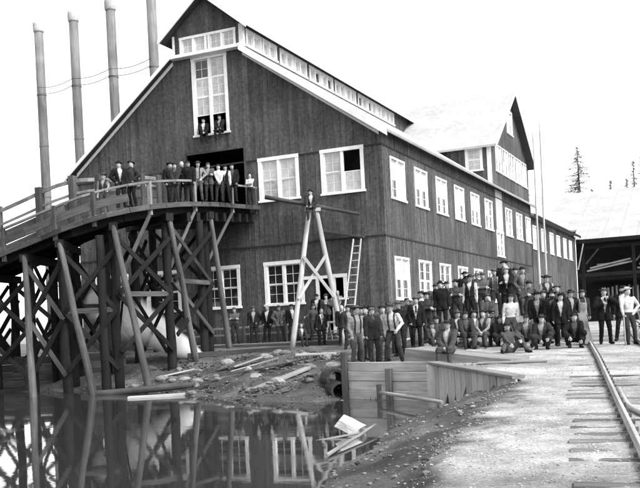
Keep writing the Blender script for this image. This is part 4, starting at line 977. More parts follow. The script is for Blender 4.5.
def ring_loft(b, rings, n=14):
    vs_ = []; fs = []
    for c, ex, ey, rx, ry in rings:
        for k in range(n):
            a = 2*math.pi*k/n; ca, sa = math.cos(a), math.sin(a)
            vs_.append(c+ex*(rx*math.copysign(abs(ca)**.85, ca))+ey*(ry*math.copysign(abs(sa)**.85, sa)))
    for i in range(len(rings)-1):
        for k in range(n): fs.append((i*n+k, i*n+(k+1) % n, (i+1)*n+(k+1) % n, (i+1)*n+k))
    fs.append(tuple(range(n))[::-1]); fs.append(tuple((len(rings)-1)*n+k for k in range(n)))
    b.add(vs_, fs)
def ball(b, c, r, n=10, m=7, sq=(1, 1, 1)):
    vs_ = [Vector(c)+Vector((0, 0, r*sq[2]))]; fs = []
    for i in range(1, m):
        t = math.pi*i/m
        for k in range(n): a = 2*math.pi*k/n; vs_.append(Vector(c)+Vector((r*sq[0]*math.sin(t)*math.cos(a), r*sq[1]*math.sin(t)*math.sin(a), r*sq[2]*math.cos(t))))
    vs_.append(Vector(c)-Vector((0, 0, r*sq[2])))
    for k in range(n): fs.append((0, 1+k, 1+(k+1) % n)); fs.append((len(vs_)-1, 1+(m-2)*n+(k+1) % n, 1+(m-2)*n+k))
    for i in range(m-2):
        for k in range(n): fs.append((1+i*n+k, 1+(i+1)*n+k, 1+(i+1)*n+(k+1) % n, 1+i*n+(k+1) % n))
    b.add(vs_, fs)
def limb(b, pts, rad, n=12):
    # densify so that taper and joints stay round
    b.tube(pts, rad, n); 
    for p, r in zip(pts, rad): ball(b, p, r*1.0, n, 7)

def body_base(J, bulk, coat):
    """closed overlapping volumes that the remesh fuses to one skin"""
    b = MB(); X = Vector((1, 0, 0)); u, f = J['up'], J['fwd']; p = J['pel']; k = bulk
    rr = [(-.13, .10, .085, 0), (-.08, .155, .115, -.01), (.02, .168*k, .122*k, -.01), (.12, .150*k, .108*k, 0), (.24, .168*k, .12*k, .01), (.36, .186*k, .122*k, .012), (.435, .185, .105, .0), (.485, .135, .085, -.01), (.52, .07, .07, -.012), (.62, .057, .062, .0)]
    ring_loft(b, [(p+u*z+f*o, X, -f, rx, ry) for z, rx, ry, o in rr])
    ca = 1.12 if coat else 1.0
    for i in (0, 1):
        S, E, Wr = J['sh%d' % i], J['el%d' % i], J['wr%d' % i]
        limb(b, [S-Vector((0, 0, .01)), S.lerp(E, .5), E, E.lerp(Wr, .5), Wr], [.068*ca, .060*ca, .052*ca, .048*ca, .043*ca])
        d = (Wr-E).normalized(); ball(b, Wr+d*.055, .045, 10, 7, (.8, .9, 1.1))
        H, K, A, T = J['hip%d' % i], J['kn%d' % i], J['an%d' % i], J['toe%d' % i]
        limb(b, [H, H.lerp(K, .45), K, K.lerp(A, .35), A.lerp(K, .08)], [.100, .088, .070, .068, .060])
        limb(b, [A, A.lerp(T, .15)-Vector((0, 0, .03))], [.050, .050], 10)
        heel = A-(T-A).normalized()*.05; heel.z -= .035
        limb(b, [heel, A.lerp(T, .55)-Vector((0, 0, .022)), T-Vector((0, 0, .008))], [.044, .044, .036], 10)
    return b
def head_mesh(b, J, hy, hp, mats_off=0):
    """skull with brow, eyes, nose, mouth, chin and ears, turned by hy and tipped by hp"""
    c = J['head']; M3 = (Matrix.Rotation(hy, 3, 'Z') @ Matrix.Rotation(hp, 3, 'X'))
    vs_ = []; fs = []; n, m = 18, 14
    def sh_(t, a):
        x = math.sin(t)*math.cos(a); y = math.sin(t)*math.sin(a); z = math.cos(t)
        X, Y, Z = x*.084, y*.104, z*.127
        front = max(0, -y)
        if z < 0: X *= 1-.22*(-z)**1.2*(.6+.4*front); Y *= 1-(.16 if y > 0 else .03)*(-z)
        if z < -.55 and y < 0: Y -= .012*front
        g = lambda dx, dz, s: math.exp(-((X-dx)**2+(Z-dz)**2)/(s*s))
        if y < 0:
            Y -= .024*math.exp(-(X/.013)**2)*math.exp(-((Z+.022)/.026)**2)          # nose
            Y -= .006*math.exp(-(X/.014)**2)*math.exp(-((Z-.006)/.03)**2)
            Y -= .007*math.exp(-((Z-.026)/.012)**2)*math.exp(-(X/.05)**2)            # brow
            for sx in (-1, 1): Y += .010*g(sx*.031, .006, .016)                      # sockets
            Y -= .006*g(0, -.095, .03)
        return Vector((X, Y, Z))
    vs_.append(sh_(0, 0))
    for i in range(1, m):
        for k in range(n): vs_.append(sh_(math.pi*i/m, 2*math.pi*k/n))
    vs_.append(sh_(math.pi, 0))
    for k in range(n): fs.append((0, 1+k, 1+(k+1) % n)); fs.append((len(vs_)-1, 1+(m-2)*n+(k+1) % n, 1+(m-2)*n+k))
    for i in range(m-2):
        for k in range(n): fs.append((1+i*n+k, 1+(i+1)*n+k, 1+(i+1)*n+(k+1) % n, 1+i*n+(k+1) % n))
    T = lambda q: c+M3 @ q
    b.add([T(v) for v in vs_], fs, 0)
    tmp = MB()
    for sx in (-1, 1):
        e = MB(); ball(e, (sx*.031, -.083, .006), .0125, 8, 5, (1.25, .6, .75)); b.add([T(Vector(v)) for v in e.v], e.f, 1)
        e = MB(); ball(e, (sx*.079, .008, -.004), .026, 8, 6, (.35, .7, 1.15)); b.add([T(Vector(v)) for v in e.v], e.f, 0)
    e = MB(); ball(e, (0, -.094, -.064), .02, 8, 5, (1.15, .35, .28)); b.add([T(Vector(v)) for v in e.v], e.f, 2)
    return T
def hand_fingers(b, E, Wr, sx, curl, pn):
    """palm is part of the arm; four unequal bent fingers and a thumb from its side"""
    d = (Wr-E).normalized(); pn = (pn-d*pn.dot(d)); pn = pn.normalized() if pn.length > 1e-4 else Vector((1, 0, 0)); w_ = d.cross(pn)
    root = Wr+d*.085
    for k, (o, L) in enumerate(((-.030, .062), (-.010, .072), (.010, .067), (.030, .052))):
        p0 = root+w_*o-d*.02; c1 = curl; d1 = (d*math.cos(c1)+pn*math.sin(c1)); d2 = (d*math.cos(c1*2.2)+pn*math.sin(c1*2.2))
        p1 = p0+d1*(L*.5+.02); p2 = p1+d2*L*.5; b.tube([p0, p1, p2], [.0105, .0095, .0075], 6)
    p0 = Wr+d*.035-w_*.032; p1 = p0+(d*.6-w_*.7+pn*.3).normalized()*.04; p2 = p1+(d*.9-w_*.2+pn*.3).normalized()*.035
    b.tube([p0, p1, p2], [.013, .011, .009], 6)
def hat_mesh(kind, mt, T, tilt, parent, mwp):
    prof = {'slouch': ([(.0, .085), (.045, .082), (.075, .060), (.082, .02), (.086, -.01), (.10, -.014), (.130, -.012), (.150, .004), (.148, .011), (.130, -.004), (.095, -.004)], .9),
            'wide': ([(.0, .08), (.05, .082), (.078, .055), (.084, .015), (.088, -.01), (.11, -.012), (.155, -.008), (.186, .010), (.184, .018), (.15, .002), (.097, -.002)], .9),
            'bowler': ([(.0, .108), (.04, .103), (.068, .082), (.082, .045), (.086, .0), (.088, -.012), (.105, -.014), (.132, -.004), (.137, .008), (.128, .006), (.095, -.004)], .95),
            'cap': ([(.0, .058), (.05, .056), (.085, .042), (.093, .02), (.088, -.004), (.084, -.018), (.08, -.018)], 1.0),
            'boater': ([(.0, .075), (.06, .075), (.083, .072), (.086, .0), (.088, -.010), (.11, -.012), (.15, -.010), (.151, -.002), (.10, -.002)], .95)}[kind]
    pr_, ysq = prof; n = 22; vs_ = []; fs = []
    for i, (r, z) in enumerate(pr_):
        for k in range(n):
            a = 2*math.pi*k/n; rr = r; zz = z
            if r > .1 and kind in ('slouch', 'wide'): zz += (.009+.010*math.sin(tilt*70))*math.cos(2*a)*(r-.09)/.08 + .012*math.sin(a+tilt*40)*(r-.09)/.08 + .005*math.sin(3*a+tilt*30)
            if kind in ('slouch', 'wide') and z > .05: zz -= .022*math.exp(-(math.cos(a)*r/.02)**2)
            vs_.append(Vector((rr*math.cos(a)*.97, rr*math.sin(a)*1.14, zz)))
    for i in range(len(pr_)-1):
        for k in range(n): fs.append((i*n+k, i*n+(k+1) % n, (i+1)*n+(k+1) % n, (i+1)*n+k))
    if kind == 'cap':
        o = len(vs_); m_ = 9
        for j, rr in enumerate((.088, .145)):
            for k in range(m_): a = math.pi*(1.18+.64*k/(m_-1)); vs_.append(Vector((rr*math.cos(a)*.95, rr*math.sin(a)*1.15, -.012-.014*j)))
        for k in range(m_-1): fs.append((o+k, o+k+1, o+m_+k+1, o+m_+k))
    rt_ = Matrix.Rotation(tilt, 3, 'X')
    b = MB(); b.add([T(rt_ @ v + Vector((0, .004, .062))) for v in vs_], fs)
    if kind in ('slouch', 'wide', 'bowler', 'boater'):
        hb = b.mesh('hat', mt, True); ho = link('hat', hb, None)
        e = MB(); r0 = .0885
        e.add([T(rt_ @ Vector((r0*math.cos(2*math.pi*k/n)*.97, r0*math.sin(2*math.pi*k/n)*1.14, z)) + Vector((0, .004, .062))) for z in (-.006, .022) for k in range(n)], [(k, (k+1) % n, n+(k+1) % n, n+k) for k in range(n)])
        e_me = e.mesh('hat_band', TONE['black'] if mt is not TONE['black'] else TONE['grey'], True)
        return ho, e_me
    return link('hat', b.mesh('hat', mt, True), None), None
def seg_dist(Pn, a, c):
    a = np.array(a); c = np.array(c); d = c-a; t = np.clip(((Pn-a)@d)/(d@d), 0, 1); return np.linalg.norm(Pn-a-t[:, None]*d, axis=1)

PEOPLE = []
def person(x, y, z, H, yaw, pose, hands, fit, hat, label, hair='dark', beard=None, bulk=1.0, group=None, hy=None, hp=0.0, fine=True):
    rg = random.Random(len(PEOPLE)*13+5)
    root = thing('person', label, 'person', (x, y, z), YAW+yaw+rg.uniform(-.3, .3), group)
    k = H/1.70; root.matrix_basis = root.matrix_basis @ Matrix.Scale(k, 4); WM[root.name] = root.matrix_basis.copy()
    J = pose_joints(pose, rg, hands)
    coat = fit.get('coat')
    b = body_base(J, bulk, coat)
    me = b.mesh('body', SKIN); o = bpy.data.objects.new('body', me); col.objects.link(o)
    md = o.modifiers.new('fuse', 'REMESH'); md.mode = 'VOXEL'; md.voxel_size = .0185 if fine else .023
    PEOPLE.append((root, o, J, fit, hat, hair, beard, rg, hy if hy is not None else rg.uniform(-.45, .45), hp+rg.uniform(-.12, .14), hands, pose))
    return root
def finish_people():
    dg = bpy.context.evaluated_depsgraph_get(); dg.update()
    meshes = [bpy.data.meshes.new_from_object(o.evaluated_get(dg)) for _, o, *_r in PEOPLE]
    for (root, o, J, fit, hat, hair, beard, rg, hy, hp, hands, pose), me in zip(PEOPLE, meshes):
        o.modifiers.clear(); 
        n = len(me.vertices); V = np.empty(n*3); me.vertices.foreach_get('co', V); V = V.reshape(-1, 3)
        N = np.empty(n*3); me.vertices.foreach_get('normal', N); N = N.reshape(-1, 3)
        F = [tuple(p.vertices) for p in me.polygons]; FC = np.array([V[list(f)].mean(0) for f in F])
        # cloth folds
        fold = np.array([noise.noise(Vector((v[0]*14, v[1]*14, v[2]*9+rg.random()*0)))*.010+noise.noise(Vector((v[0]*30, v[1]*30, v[2]*16)))*.006 for v in V])
        V = V+N*fold[:, None]
        D = []; lab = []
        def add(l, a, c, r): D.append(seg_dist(FC, a, c)-r); lab.append(l)
        u = J['up']; p = J['pel']
        add('torso', p+u*.06, p+u*.44, .12); add('torso', J['sh0'], J['sh1'], .06); add('neck', p+u*.52, p+u*.63, .05)
        for i in (0, 1):
            add('arm', J['sh%d' % i], J['el%d' % i], .06); add('arm', J['el%d' % i], J['wr%d' % i], .045)
            d = (J['wr%d' % i]-J['el%d' % i]).normalized(); add('hand', J['wr%d' % i]+d*.03, J['wr%d' % i]+d*.1, .035)
            add('leg', J['hip%d' % i], J['kn%d' % i], .09); add('leg', J['kn%d' % i], J['an%d' % i].lerp(J['kn%d' % i], .12), .065)
            add('boot', J['an%d' % i], J['toe%d' % i], .045)
        add('leg', p-u*.05, p+u*.02, .12)
        L = [lab[j] for j in np.argmin(np.array(D), 0)]
        slots = {'torso': 1, 'arm': 1, 'leg': 2, 'boot': 3, 'hand': 0, 'neck': 0}
        bb = MB(); bb.v = [tuple(v) for v in V]; bb.f = [list(f) for f in F]; bb.m = [slots[l] for l in L]; bb.tone = [1.0]*len(F)
        hb = MB(); T = head_mesh(hb, J, hy, hp)
        off = len(bb.v); bb.v += hb.v; bb.f += [[i+off for i in f] for f in hb.f]; bb.m += [{0: 0, 1: 4, 2: 5}[m] for m in hb.m]; bb.tone += [1.0]*len(hb.f)
        fb = MB()
        for i, sx in enumerate((1, -1)):
            pn = Vector((-sx, -.25, 0)) if hands[i] in ('down', 'stick', 'rail', 'out') else Vector((-sx*.3, .6, -.8))
            hand_fingers(fb, J['el%d' % i], J['wr%d' % i], sx, .9 if hands[i] in ('stick', 'pocket', 'rail') else rg.uniform(.35, .6), pn)
        off = len(bb.v); bb.v += fb.v; bb.f += [[i+off for i in f] for f in fb.f]; bb.m += [0]*len(fb.f); bb.tone += [1.0]*len(fb.f)
        bm_ = bb.mesh('body', [SKIN, TONE[fit['shirt']], TONE[fit['legs']], BOOT, EYE, LIP], True)
        old = o.data; o.data = bm_; bpy.data.meshes.remove(old); bpy.data.meshes.remove(me)
        def child(ob):
            ob.parent = root; ob.matrix_parent_inverse = Matrix.Identity(4); return ob
        child(o)
        # local frame coordinates of the faces on the trunk
        rel = FC-np.array(p); zu = rel@np.array(u); xx = rel[:, 0]; yf = rel@np.array(J['fwd'])
        def shell(name, sel, off_, mt):
            ids = [f for f, s in zip(F, sel) if s]
            if not ids: return
            used = sorted({i for f in ids for i in f}); mp = {q: i for i, q in enumerate(used)}
            s = MB(); s.add([V[q]+N[q]*off_ for q in used], [[mp[i] for i in f] for f in ids]); ob = s.build(name, mt, None, True)
            so2 = ob.modifiers.new('thickness', 'SOLIDIFY'); so2.thickness = .012; so2.offset = 1
            return child(ob)
        La = np.array(L)
        tors = np.isin(La, ['torso']) | ((La == 'leg') & (zu > -.04))
        if fit.get('coat'):
            vee = .02+.075*np.clip((zu-.12)/.36, 0, 1) if fit.get('open', True) else np.where(zu > .40, .05, -.1)
            gap = (np.abs(xx) < vee) & (yf > .02)
            tail = (La == 'leg') & (zu > -.20) & (zu <= -.04) & (np.abs(xx) < .24) if pose in ('stand', 'stride', 'lean') else np.zeros(len(La), bool)
            shell('coat', ((tors | (La == 'arm') | tail) & ~gap), .016, TONE[fit['coat']])
        if fit.get('vest'):
            vee = .012+.07*np.clip((zu-.25)/.2, 0, 1); gap = (np.abs(xx) < vee) & (yf > .02)
            shell('vest', (La == 'torso') & (np.abs(xx) < .165) & ~gap, .010, TONE[fit['vest']])
        if fit.get('bib'):
            shell('bib', (tors & (np.abs(xx) < .13) & (yf > .03) & (zu < .36)) | ((La == 'torso') & (np.abs(np.abs(xx)-.095) < .022) & (zu >= .3)), .010, TONE[fit['bib']])
        if fit.get('braces'):
            shell('braces', (La == 'torso') & (np.abs(np.abs(xx)-.085) < .02), .006, TONE[fit['braces']])
        if fit.get('tie'):
            s = MB(); a = p+u*.50+J['fwd']*.10; c = p+u*.27+J['fwd']*.145
            s.beam(a, c, .045, .012, up=J['fwd']); child(s.build('necktie', TONE[fit['tie']], None))
        # hair and beard
        hs = MB(); n_, m_ = 16, 9; vs_ = []; fs = []
        for i in range(m_+1):
            for k in range(n_):
                a = 2*math.pi*k/n_; y = math.sin(a); tmax = 1.15 if y < -.5 else (1.95 if y > .1 else 1.55)
                t = tmax*i/m_; vs_.append(T(Vector((math.sin(t)*math.cos(a)*.089, math.sin(t)*y*.104+.004, math.cos(t)*.129))))
        for i in range(m_):
            for k in range(n_): fs.append((i*n_+k, i*n_+(k+1) % n_, (i+1)*n_+(k+1) % n_, (i+1)*n_+k))
        hs.add(vs_, fs); child(hs.build('hair', HAIRS[hair], None, True))
        if beard:
            s = MB(); vs_ = []; fs = []; full = beard != 'moustache'
            if full:
                for i in range(6):
                    for k in range(11):
                        a = math.pi*(1.04+.92*k/10); t = 1.85+1.0*i/5
                        vs_.append(T(Vector((math.sin(t)*math.cos(a)*.076, math.sin(t)*math.sin(a)*.108-.004, math.cos(t)*.140))))
                for i in range(5):
                    for k in range(10): fs.append((i*11+k, i*11+k+1, (i+1)*11+k+1, (i+1)*11+k))
                s.add(vs_, fs); child(s.build('beard', HAIRS[beard], None, True))
            e = MB(); ball(e, (0, -.10, -.05), .03, 10, 6, (1.2, .4, .38)); e.v = [tuple(T(Vector(v))) for v in e.v]; child(e.build('moustache', HAIRS[beard if full else hair], None, True))
        if hat:
            kind, tn = hat; mt = STRAW if tn == 'straw' else TONE[tn]
            ho, band = hat_mesh(kind, mt, T, rg.uniform(-.20, .10), root, None); child(ho)
            if band is not None:
                bo = link('hat_band', band, None); bo.parent = ho; bo.matrix_parent_inverse = Matrix.Identity(4)

def deck_z(x, y):
    return min(((cat_rom(OUT, at[1]).xy.lerp(cat_rom(INN, at[1]).xy, q/8)-Vector((x, y))).length, cat_rom(OUT, at[1]).z) for at in ARC[:1100:8] for q in range(9))[1]+.035
def gz2(x, y): return gz(x, y)
person(-9.28, -0.20, 10.28, 1.62, 0.1, 'hang', ('lap', 'lap'), {'shirt': 'white', 'legs': 'black', 'coat': 'black'}, ('slouch', 'black'), 'person in dark clothes sitting in the tall window, on the half beside the roof slope', fine=False)
person(-8.21, -0.38, 10.28, 1.62, -0.1, 'hang', ('knee', 'lap'), {'shirt': 'light', 'legs': 'black', 'coat': 'black'}, ('cap', 'black'), 'person in dark clothes and cap sitting in the tall window above the loading door', fine=False)
person(-7.92, -10.23, deck_z(-7.92, -10.23), 1.7, 0.3, 'stand', ('rail', 'down'), {'shirt': 'light', 'legs': 'mid', 'vest': 'dark'}, ('slouch', 'mid'), 'person in light sleeves and dark waistcoat standing alone on the lower ramp')
person(-7.29, -10.05, deck_z(-7.29, -10.05)+.18, 1.78, 0.2, 'stand', ('down', 'hip'), {'shirt': 'white', 'legs': 'black', 'coat': 'black'}, ('bowler', 'black'), 'person in black with a bowler hat standing on the ramp, straight-armed of a pair')
person(-6.95, -9.79, deck_z(-6.95, -9.79)+.12, 1.76, -0.25, 'stand', ('hip', 'hip'), {'shirt': 'mid', 'legs': 'black', 'coat': 'dark', 'open': False}, ('slouch', 'dark'), 'person in dark coat with hands on hips, one of a pair on the ramp')
person(-6.85, -7.12, deck_z(-6.85, -7.12), 1.74, 0.1, 'stand', ('down', 'pocket'), {'shirt': 'mid', 'legs': 'black', 'coat': 'black'}, ('slouch', 'black'), 'person in black hat standing by the fence post where the ramp bends', fine=False)
person(-6.12, -7.99, deck_z(-6.12, -7.99), 1.58, 0.0, 'stand', ('front', 'front'), {'shirt': 'grey', 'legs': 'dark', 'coat': 'dark', 'open': False}, ('cap', 'dark'), 'shorter person in a dark cap before the black-hatted man at the ramp bend', fine=False)
person(-6.48, -6.84, deck_z(-6.48, -6.84), 1.74, 0.1, 'stand', ('folded', 'folded'), {'shirt': 'dark', 'legs': 'black'}, None, 'bare-headed grey-haired person in dark clothes on the loading platform', hair='grey', fine=False)
person(-6.11, -6.89, deck_z(-6.11, -6.89), 1.68, 0.0, 'stand', ('down', 'down'), {'shirt': 'dark', 'legs': 'black', 'coat': 'black', 'open': False}, ('cap', 'black'), 'person in a buttoned black coat and cap on the loading platform', fine=False)
person(-5.98, -6.40, deck_z(-5.98, -6.40), 1.68, 0.1, 'stand', ('hip', 'rail'), {'shirt': 'light', 'legs': 'mid', 'braces': 'dark'}, ('slouch', 'mid'), 'person in a light shirt with dark braces leaning on the platform rail', fine=False)
person(-5.88, -5.70, deck_z(-5.88, -5.70), 1.64, -0.1, 'stand', ('folded', 'folded'), {'shirt': 'light', 'legs': 'dark', 'coat': 'mid'}, ('cap', 'mid'), 'person in a brown coat with folded arms at the platform rail', fine=False)
person(-5.91, -4.72, deck_z(-5.91, -4.72), 1.62, 0.1, 'stand', ('front', 'front'), {'shirt': 'white', 'legs': 'dark'}, ('slouch', 'dark'), 'person in a plain white shirt on the platform before the loading door', fine=False)
person(-5.91, -4.17, deck_z(-5.91, -4.17), 1.62, -0.1, 'stand', ('down', 'hip'), {'shirt': 'white', 'legs': 'black', 'vest': 'black'}, ('slouch', 'black'), 'person in white sleeves and black waistcoat on the platform before the loading door', fine=False)
person(-5.90, -3.51, deck_z(-5.90, -3.51), 1.72, -0.1, 'stand', ('pocket', 'pocket'), {'shirt': 'mid', 'legs': 'black', 'coat': 'black'}, ('bowler', 'black'), 'tall person in a black suit on the platform before the loading door', fine=False)
person(-6.28, -1.16, deck_z(-6.28, -1.16), 1.45, -0.2, 'stand', ('folded', 'folded'), {'shirt': 'white', 'legs': 'black'}, None, 'small person in a white shirt with folded arms at the end of the platform rail', fine=False)
person(-2.42, -2.72, 5.66, 1.66, 0.15, 'hang', ('lap', 'knee'), {'shirt': 'white', 'legs': 'dark', 'coat': 'dark'}, ('slouch', 'black'), 'person in a dark suit sitting on top of the tall A-frame')
person(-7.06, -1.84, .2, 1.7, 0.1, 'stand', ('folded', 'folded'), {'shirt': 'grey', 'legs': 'dark'}, ('cap', 'grey'), 'person in a grey work shirt standing at the foot of the pale trestle leg', fine=False)
person(-6.35, -1.41, .2, 1.7, 0.0, 'stand', ('hip', 'down'), {'shirt': 'white', 'legs': 'dark', 'coat': 'dark'}, ('slouch', 'grey'), 'person in an open dark coat with one hand on hip by the mill front', fine=False)
person(-5.66, -1.32, .2, 1.7, 0.0, 'stand', ('pocket', 'pocket'), {'shirt': 'white', 'legs': 'black', 'coat': 'black'}, None, 'bare-headed person in black coat over a white shirt by the mill front', hair='fair', fine=False)
person(-4.92, -1.32, .2, 1.68, -0.1, 'stand', ('hip', 'hip'), {'shirt': 'grey', 'legs': 'dark', 'coat': 'grey'}, ('slouch', 'grey'), 'person in a grey jacket with both hands on hips by the mill front', fine=False)
person(-4.34, -1.28, .2, 1.7, 0.1, 'stand', ('down', 'down'), {'shirt': 'white', 'legs': 'dark', 'coat': 'black'}, ('cap', 'black'), 'person in a black suit half behind the near leg of the A-frame', fine=False)
person(-3.08, -3.02, gz(-3.08, -3.02)-.01, 1.35, 0.2, 'sit', ('knee', 'knee'), {'shirt': 'white', 'legs': 'dark', 'coat': 'dark'}, None, 'boy in a dark jacket sitting low between the A-frame legs', fine=False)
person(-3.15, -1.62, .2, 1.66, 0.5, 'stride', ('down', 'out'), {'shirt': 'mid', 'legs': 'dark'}, ('slouch', 'mid'), 'person in a brown shirt stretching an arm out between the A-frame legs', fine=False)
person(-3.21, -0.88, .62, 1.68, 0.1, 'stand', ('down', 'down'), {'shirt': 'white', 'legs': 'black', 'coat': 'black'}, ('slouch', 'black'), 'person in a black suit and hat on the door steps beside the white jamb', fine=False)
person(-2.71, -0.99, .62, 1.66, -0.2, 'stand', ('lapel', 'down'), {'shirt': 'light', 'legs': 'black', 'coat': 'mid'}, ('slouch', 'mid'), 'person in a brown coat on the door steps before the dark doorway', fine=False)
person(-2.32, -2.57, gz(-2.32, -2.57)-.01, 1.6, 0.1, 'stand', ('down', 'down'), {'shirt': 'white', 'legs': 'black', 'coat': 'black', 'tie': 'dark'}, None, 'person in a black suit standing in front of the door steps', hair='fair')
person(-2.51, -0.02, .95, 1.5, 0.0, 'stand', ('front', 'front'), {'shirt': 'light', 'legs': 'dark'}, None, 'fair-haired child looking out of the little window beside the doorway', hair='fair', fine=False)
person(-1.05, -3.09, gz(-1.05, -3.09)-.01, 1.72, 0.0, 'stand', ('down', 'down'), {'shirt': 'light', 'legs': 'black', 'coat': 'black'}, None, 'grey-haired person in black beside the far leg of the A-frame', hair='grey')
person(4.67, -15.92, gz(4.67, -15.92)-.01, 1.7, 0.25, 'stand', ('pocket', 'pocket'), {'shirt': 'light', 'legs': 'grey', 'braces': 'dark'}, ('wide', 'grey'), 'broad person in a light shirt and wide hat standing at the end of the dam', bulk=1.08)
person(4.10, -13.50, gz(4.10, -13.50)-.01, 1.7, 0.1, 'stand', ('pocket', 'down'), {'shirt': 'mid', 'legs': 'dark', 'coat': 'dark'}, ('slouch', 'black'), 'person in dark clothes behind the light-shirted man at the dam end')
person(3.88, -12.28, gz(3.88, -12.28)-.01, 1.74, 0.0, 'stand', ('down', 'down'), {'shirt': 'light', 'legs': 'dark', 'coat': 'grey'}, ('wide', 'dark'), 'person in a grey coat and broad black hat behind the dam')
person(5.36, -16.27, -.30, 1.5, 0.2, 'stand', ('down', 'down'), {'shirt': 'mid', 'legs': 'dark', 'coat': 'dark', 'open': False}, ('cap', 'grey'), 'short person in a long buttoned dark coat standing on the dam cap')
person(4.42, -12.91, gz(4.42, -12.91)-.01, 1.7, -0.15, 'stand', ('down', 'hip'), {'shirt': 'light', 'legs': 'dark', 'vest': 'mid'}, ('slouch', 'dark'), 'person in waistcoat and light sleeves standing behind the dam')
person(6.01, -16.47, -.30, 1.66, -0.2, 'lean', ('kneeup', 'down'), {'shirt': 'white', 'legs': 'dark', 'braces': 'dark'}, ('wide', 'mid'), 'person in a white shirt bending forward on the dam cap', bulk=1.1)
person(4.58, -11.75, gz(4.58, -11.75)-.01, 1.76, -0.3, 'stride', ('folded', 'pocket'), {'shirt': 'black', 'legs': 'black'}, ('wide', 'grey'), 'stout person in a black jersey and grey hat behind the dam', bulk=1.12)
person(4.51, -9.91, gz(4.51, -9.91)-.01, 1.72, 0.0, 'stand', ('down', 'pocket'), {'shirt': 'white', 'legs': 'black', 'coat': 'black', 'tie': 'black'}, ('slouch', 'grey'), 'person in a black suit and necktie standing at the foot of the mound')
person(4.84, -9.44, gz(4.84, -9.44)-.01, 1.72, 0.0, 'stand', ('folded', 'folded'), {'shirt': 'dark', 'legs': 'dark'}, ('slouch', 'black'), 'person in a dark shirt with folded arms at the foot of the mound')
person(5.61, -11.07, gz2(5.61, -11.07)-.12, 1.62, 0.1, 'sit', ('lap', 'lap'), {'shirt': 'mid', 'legs': 'dark', 'coat': 'dark'}, ('slouch', 'dark'), 'person in dark clothes sitting lowest on the mound slope beside the dam slab')
person(4.94, -8.19, gz(4.94, -8.19)-.01, 1.74, 0.05, 'stand', ('down', 'down'), {'shirt': 'black', 'legs': 'black', 'coat': 'black', 'open': False}, ('bowler', 'black'), 'person in black jersey and bowler at the end of the row on the mound')
person(5.44, -7.86, gz(5.44, -7.86)-.01, 1.7, 0.0, 'stand', ('folded', 'folded'), {'shirt': 'mid', 'legs': 'dark'}, ('slouch', 'black'), 'person in a brown shirt with folded arms standing on the mound')
person(5.21, -5.98, gz2(5.21, -5.98)+.15, 1.76, 0.0, 'stand', ('down', 'down'), {'shirt': 'dark', 'legs': 'black', 'coat': 'black'}, ('slouch', 'black'), 'bearded person in black standing behind the row on the mound', beard='dark')
person(5.91, -7.65, gz(5.91, -7.65)-.01, 1.74, -0.05, 'stand', ('down', 'down'), {'shirt': 'white', 'legs': 'black', 'vest': 'black'}, ('wide', 'black'), 'person in white sleeves, black waistcoat and wide black hat on the mound')
person(5.99, -10.02, gz2(5.99, -10.02)-.1, 1.66, 0.1, 'sit', ('lap', 'lap'), {'shirt': 'white', 'legs': 'dark', 'coat': 'dark'}, ('slouch', 'mid'), 'person in an open dark coat sitting on the mound below the folded-arms man')
person(6.55, -9.88, gz2(6.55, -9.88)-.1, 1.66, -0.05, 'sit', ('lap', 'lap'), {'shirt': 'white', 'legs': 'dark', 'coat': 'mid'}, ('slouch', 'dark'), 'person in a brown coat sitting below the man in the wide black hat')
person(7.87, -17.67, -.40, 1.55, -0.35, 'sit', ('knee', 'lap'), {'shirt': 'white', 'legs': 'mid', 'coat': 'mid'}, ('wide', 'dark'), 'person in a wide dark hat and waistcoat sitting on the flume slab')
person(6.25, -7.17, gz(6.25, -7.17)-.01, 1.7, 0.1, 'stand', ('folded', 'folded'), {'shirt': 'grey', 'legs': 'dark'}, ('slouch', 'grey'), 'person in a grey shirt with folded arms beside the tall rows on the mound')
person(6.56, -6.70, gz(6.56, -6.70)-.01, 1.76, 0.05, 'stand', ('hip', 'down'), {'shirt': 'grey', 'legs': 'mid', 'braces': 'light'}, ('slouch', 'grey'), 'tall person in grey with pale braces on the mound')
person(7.12, -7.21, gz(7.12, -7.21)-.01, 1.74, 0.0, 'stand', ('folded', 'down'), {'shirt': 'white', 'legs': 'black', 'coat': 'black'}, ('bowler', 'white'), 'person in a black suit and a white bowler hat on top of the mound')
person(6.58, -5.26, gz2(6.58, -5.26)+.25, 1.78, 0.0, 'stand', ('down', 'down'), {'shirt': 'dark', 'legs': 'black', 'coat': 'black'}, ('slouch', 'black'), 'person in black rising behind the man in the white hat')
person(7.14, -5.78, gz(7.14, -5.78)-.01, 1.74, -0.1, 'stand', ('down', 'down'), {'shirt': 'white', 'legs': 'dark', 'vest': 'dark'}, ('slouch', 'dark'), 'bearded person in waistcoat on the mound behind the white-hatted man', beard='grey')
person(7.63, -6.87, gz(7.63, -6.87)-.01, 1.72, -0.1, 'stride', ('down', 'hip'), {'shirt': 'light', 'legs': 'mid', 'coat': 'grey'}, ('slouch', 'dark'), 'person in a grey jacket standing last on the mound towards the yard')
person(7.11, -9.73, gz2(7.11, -9.73)-.1, 1.66, 0.0, 'sit', ('lap', 'lap'), {'shirt': 'mid', 'legs': 'black', 'coat': 'black'}, ('cap', 'black'), 'person in black and a cap sitting on the mound beside the white-shirted man')
person(7.85, -10.17, gz(7.85, -10.17)-.01, 1.68, 0.0, 'stand', ('down', 'down'), {'shirt': 'white', 'legs': 'mid'}, ('cap', 'dark'), 'person in a loose white shirt standing in front of the mound')
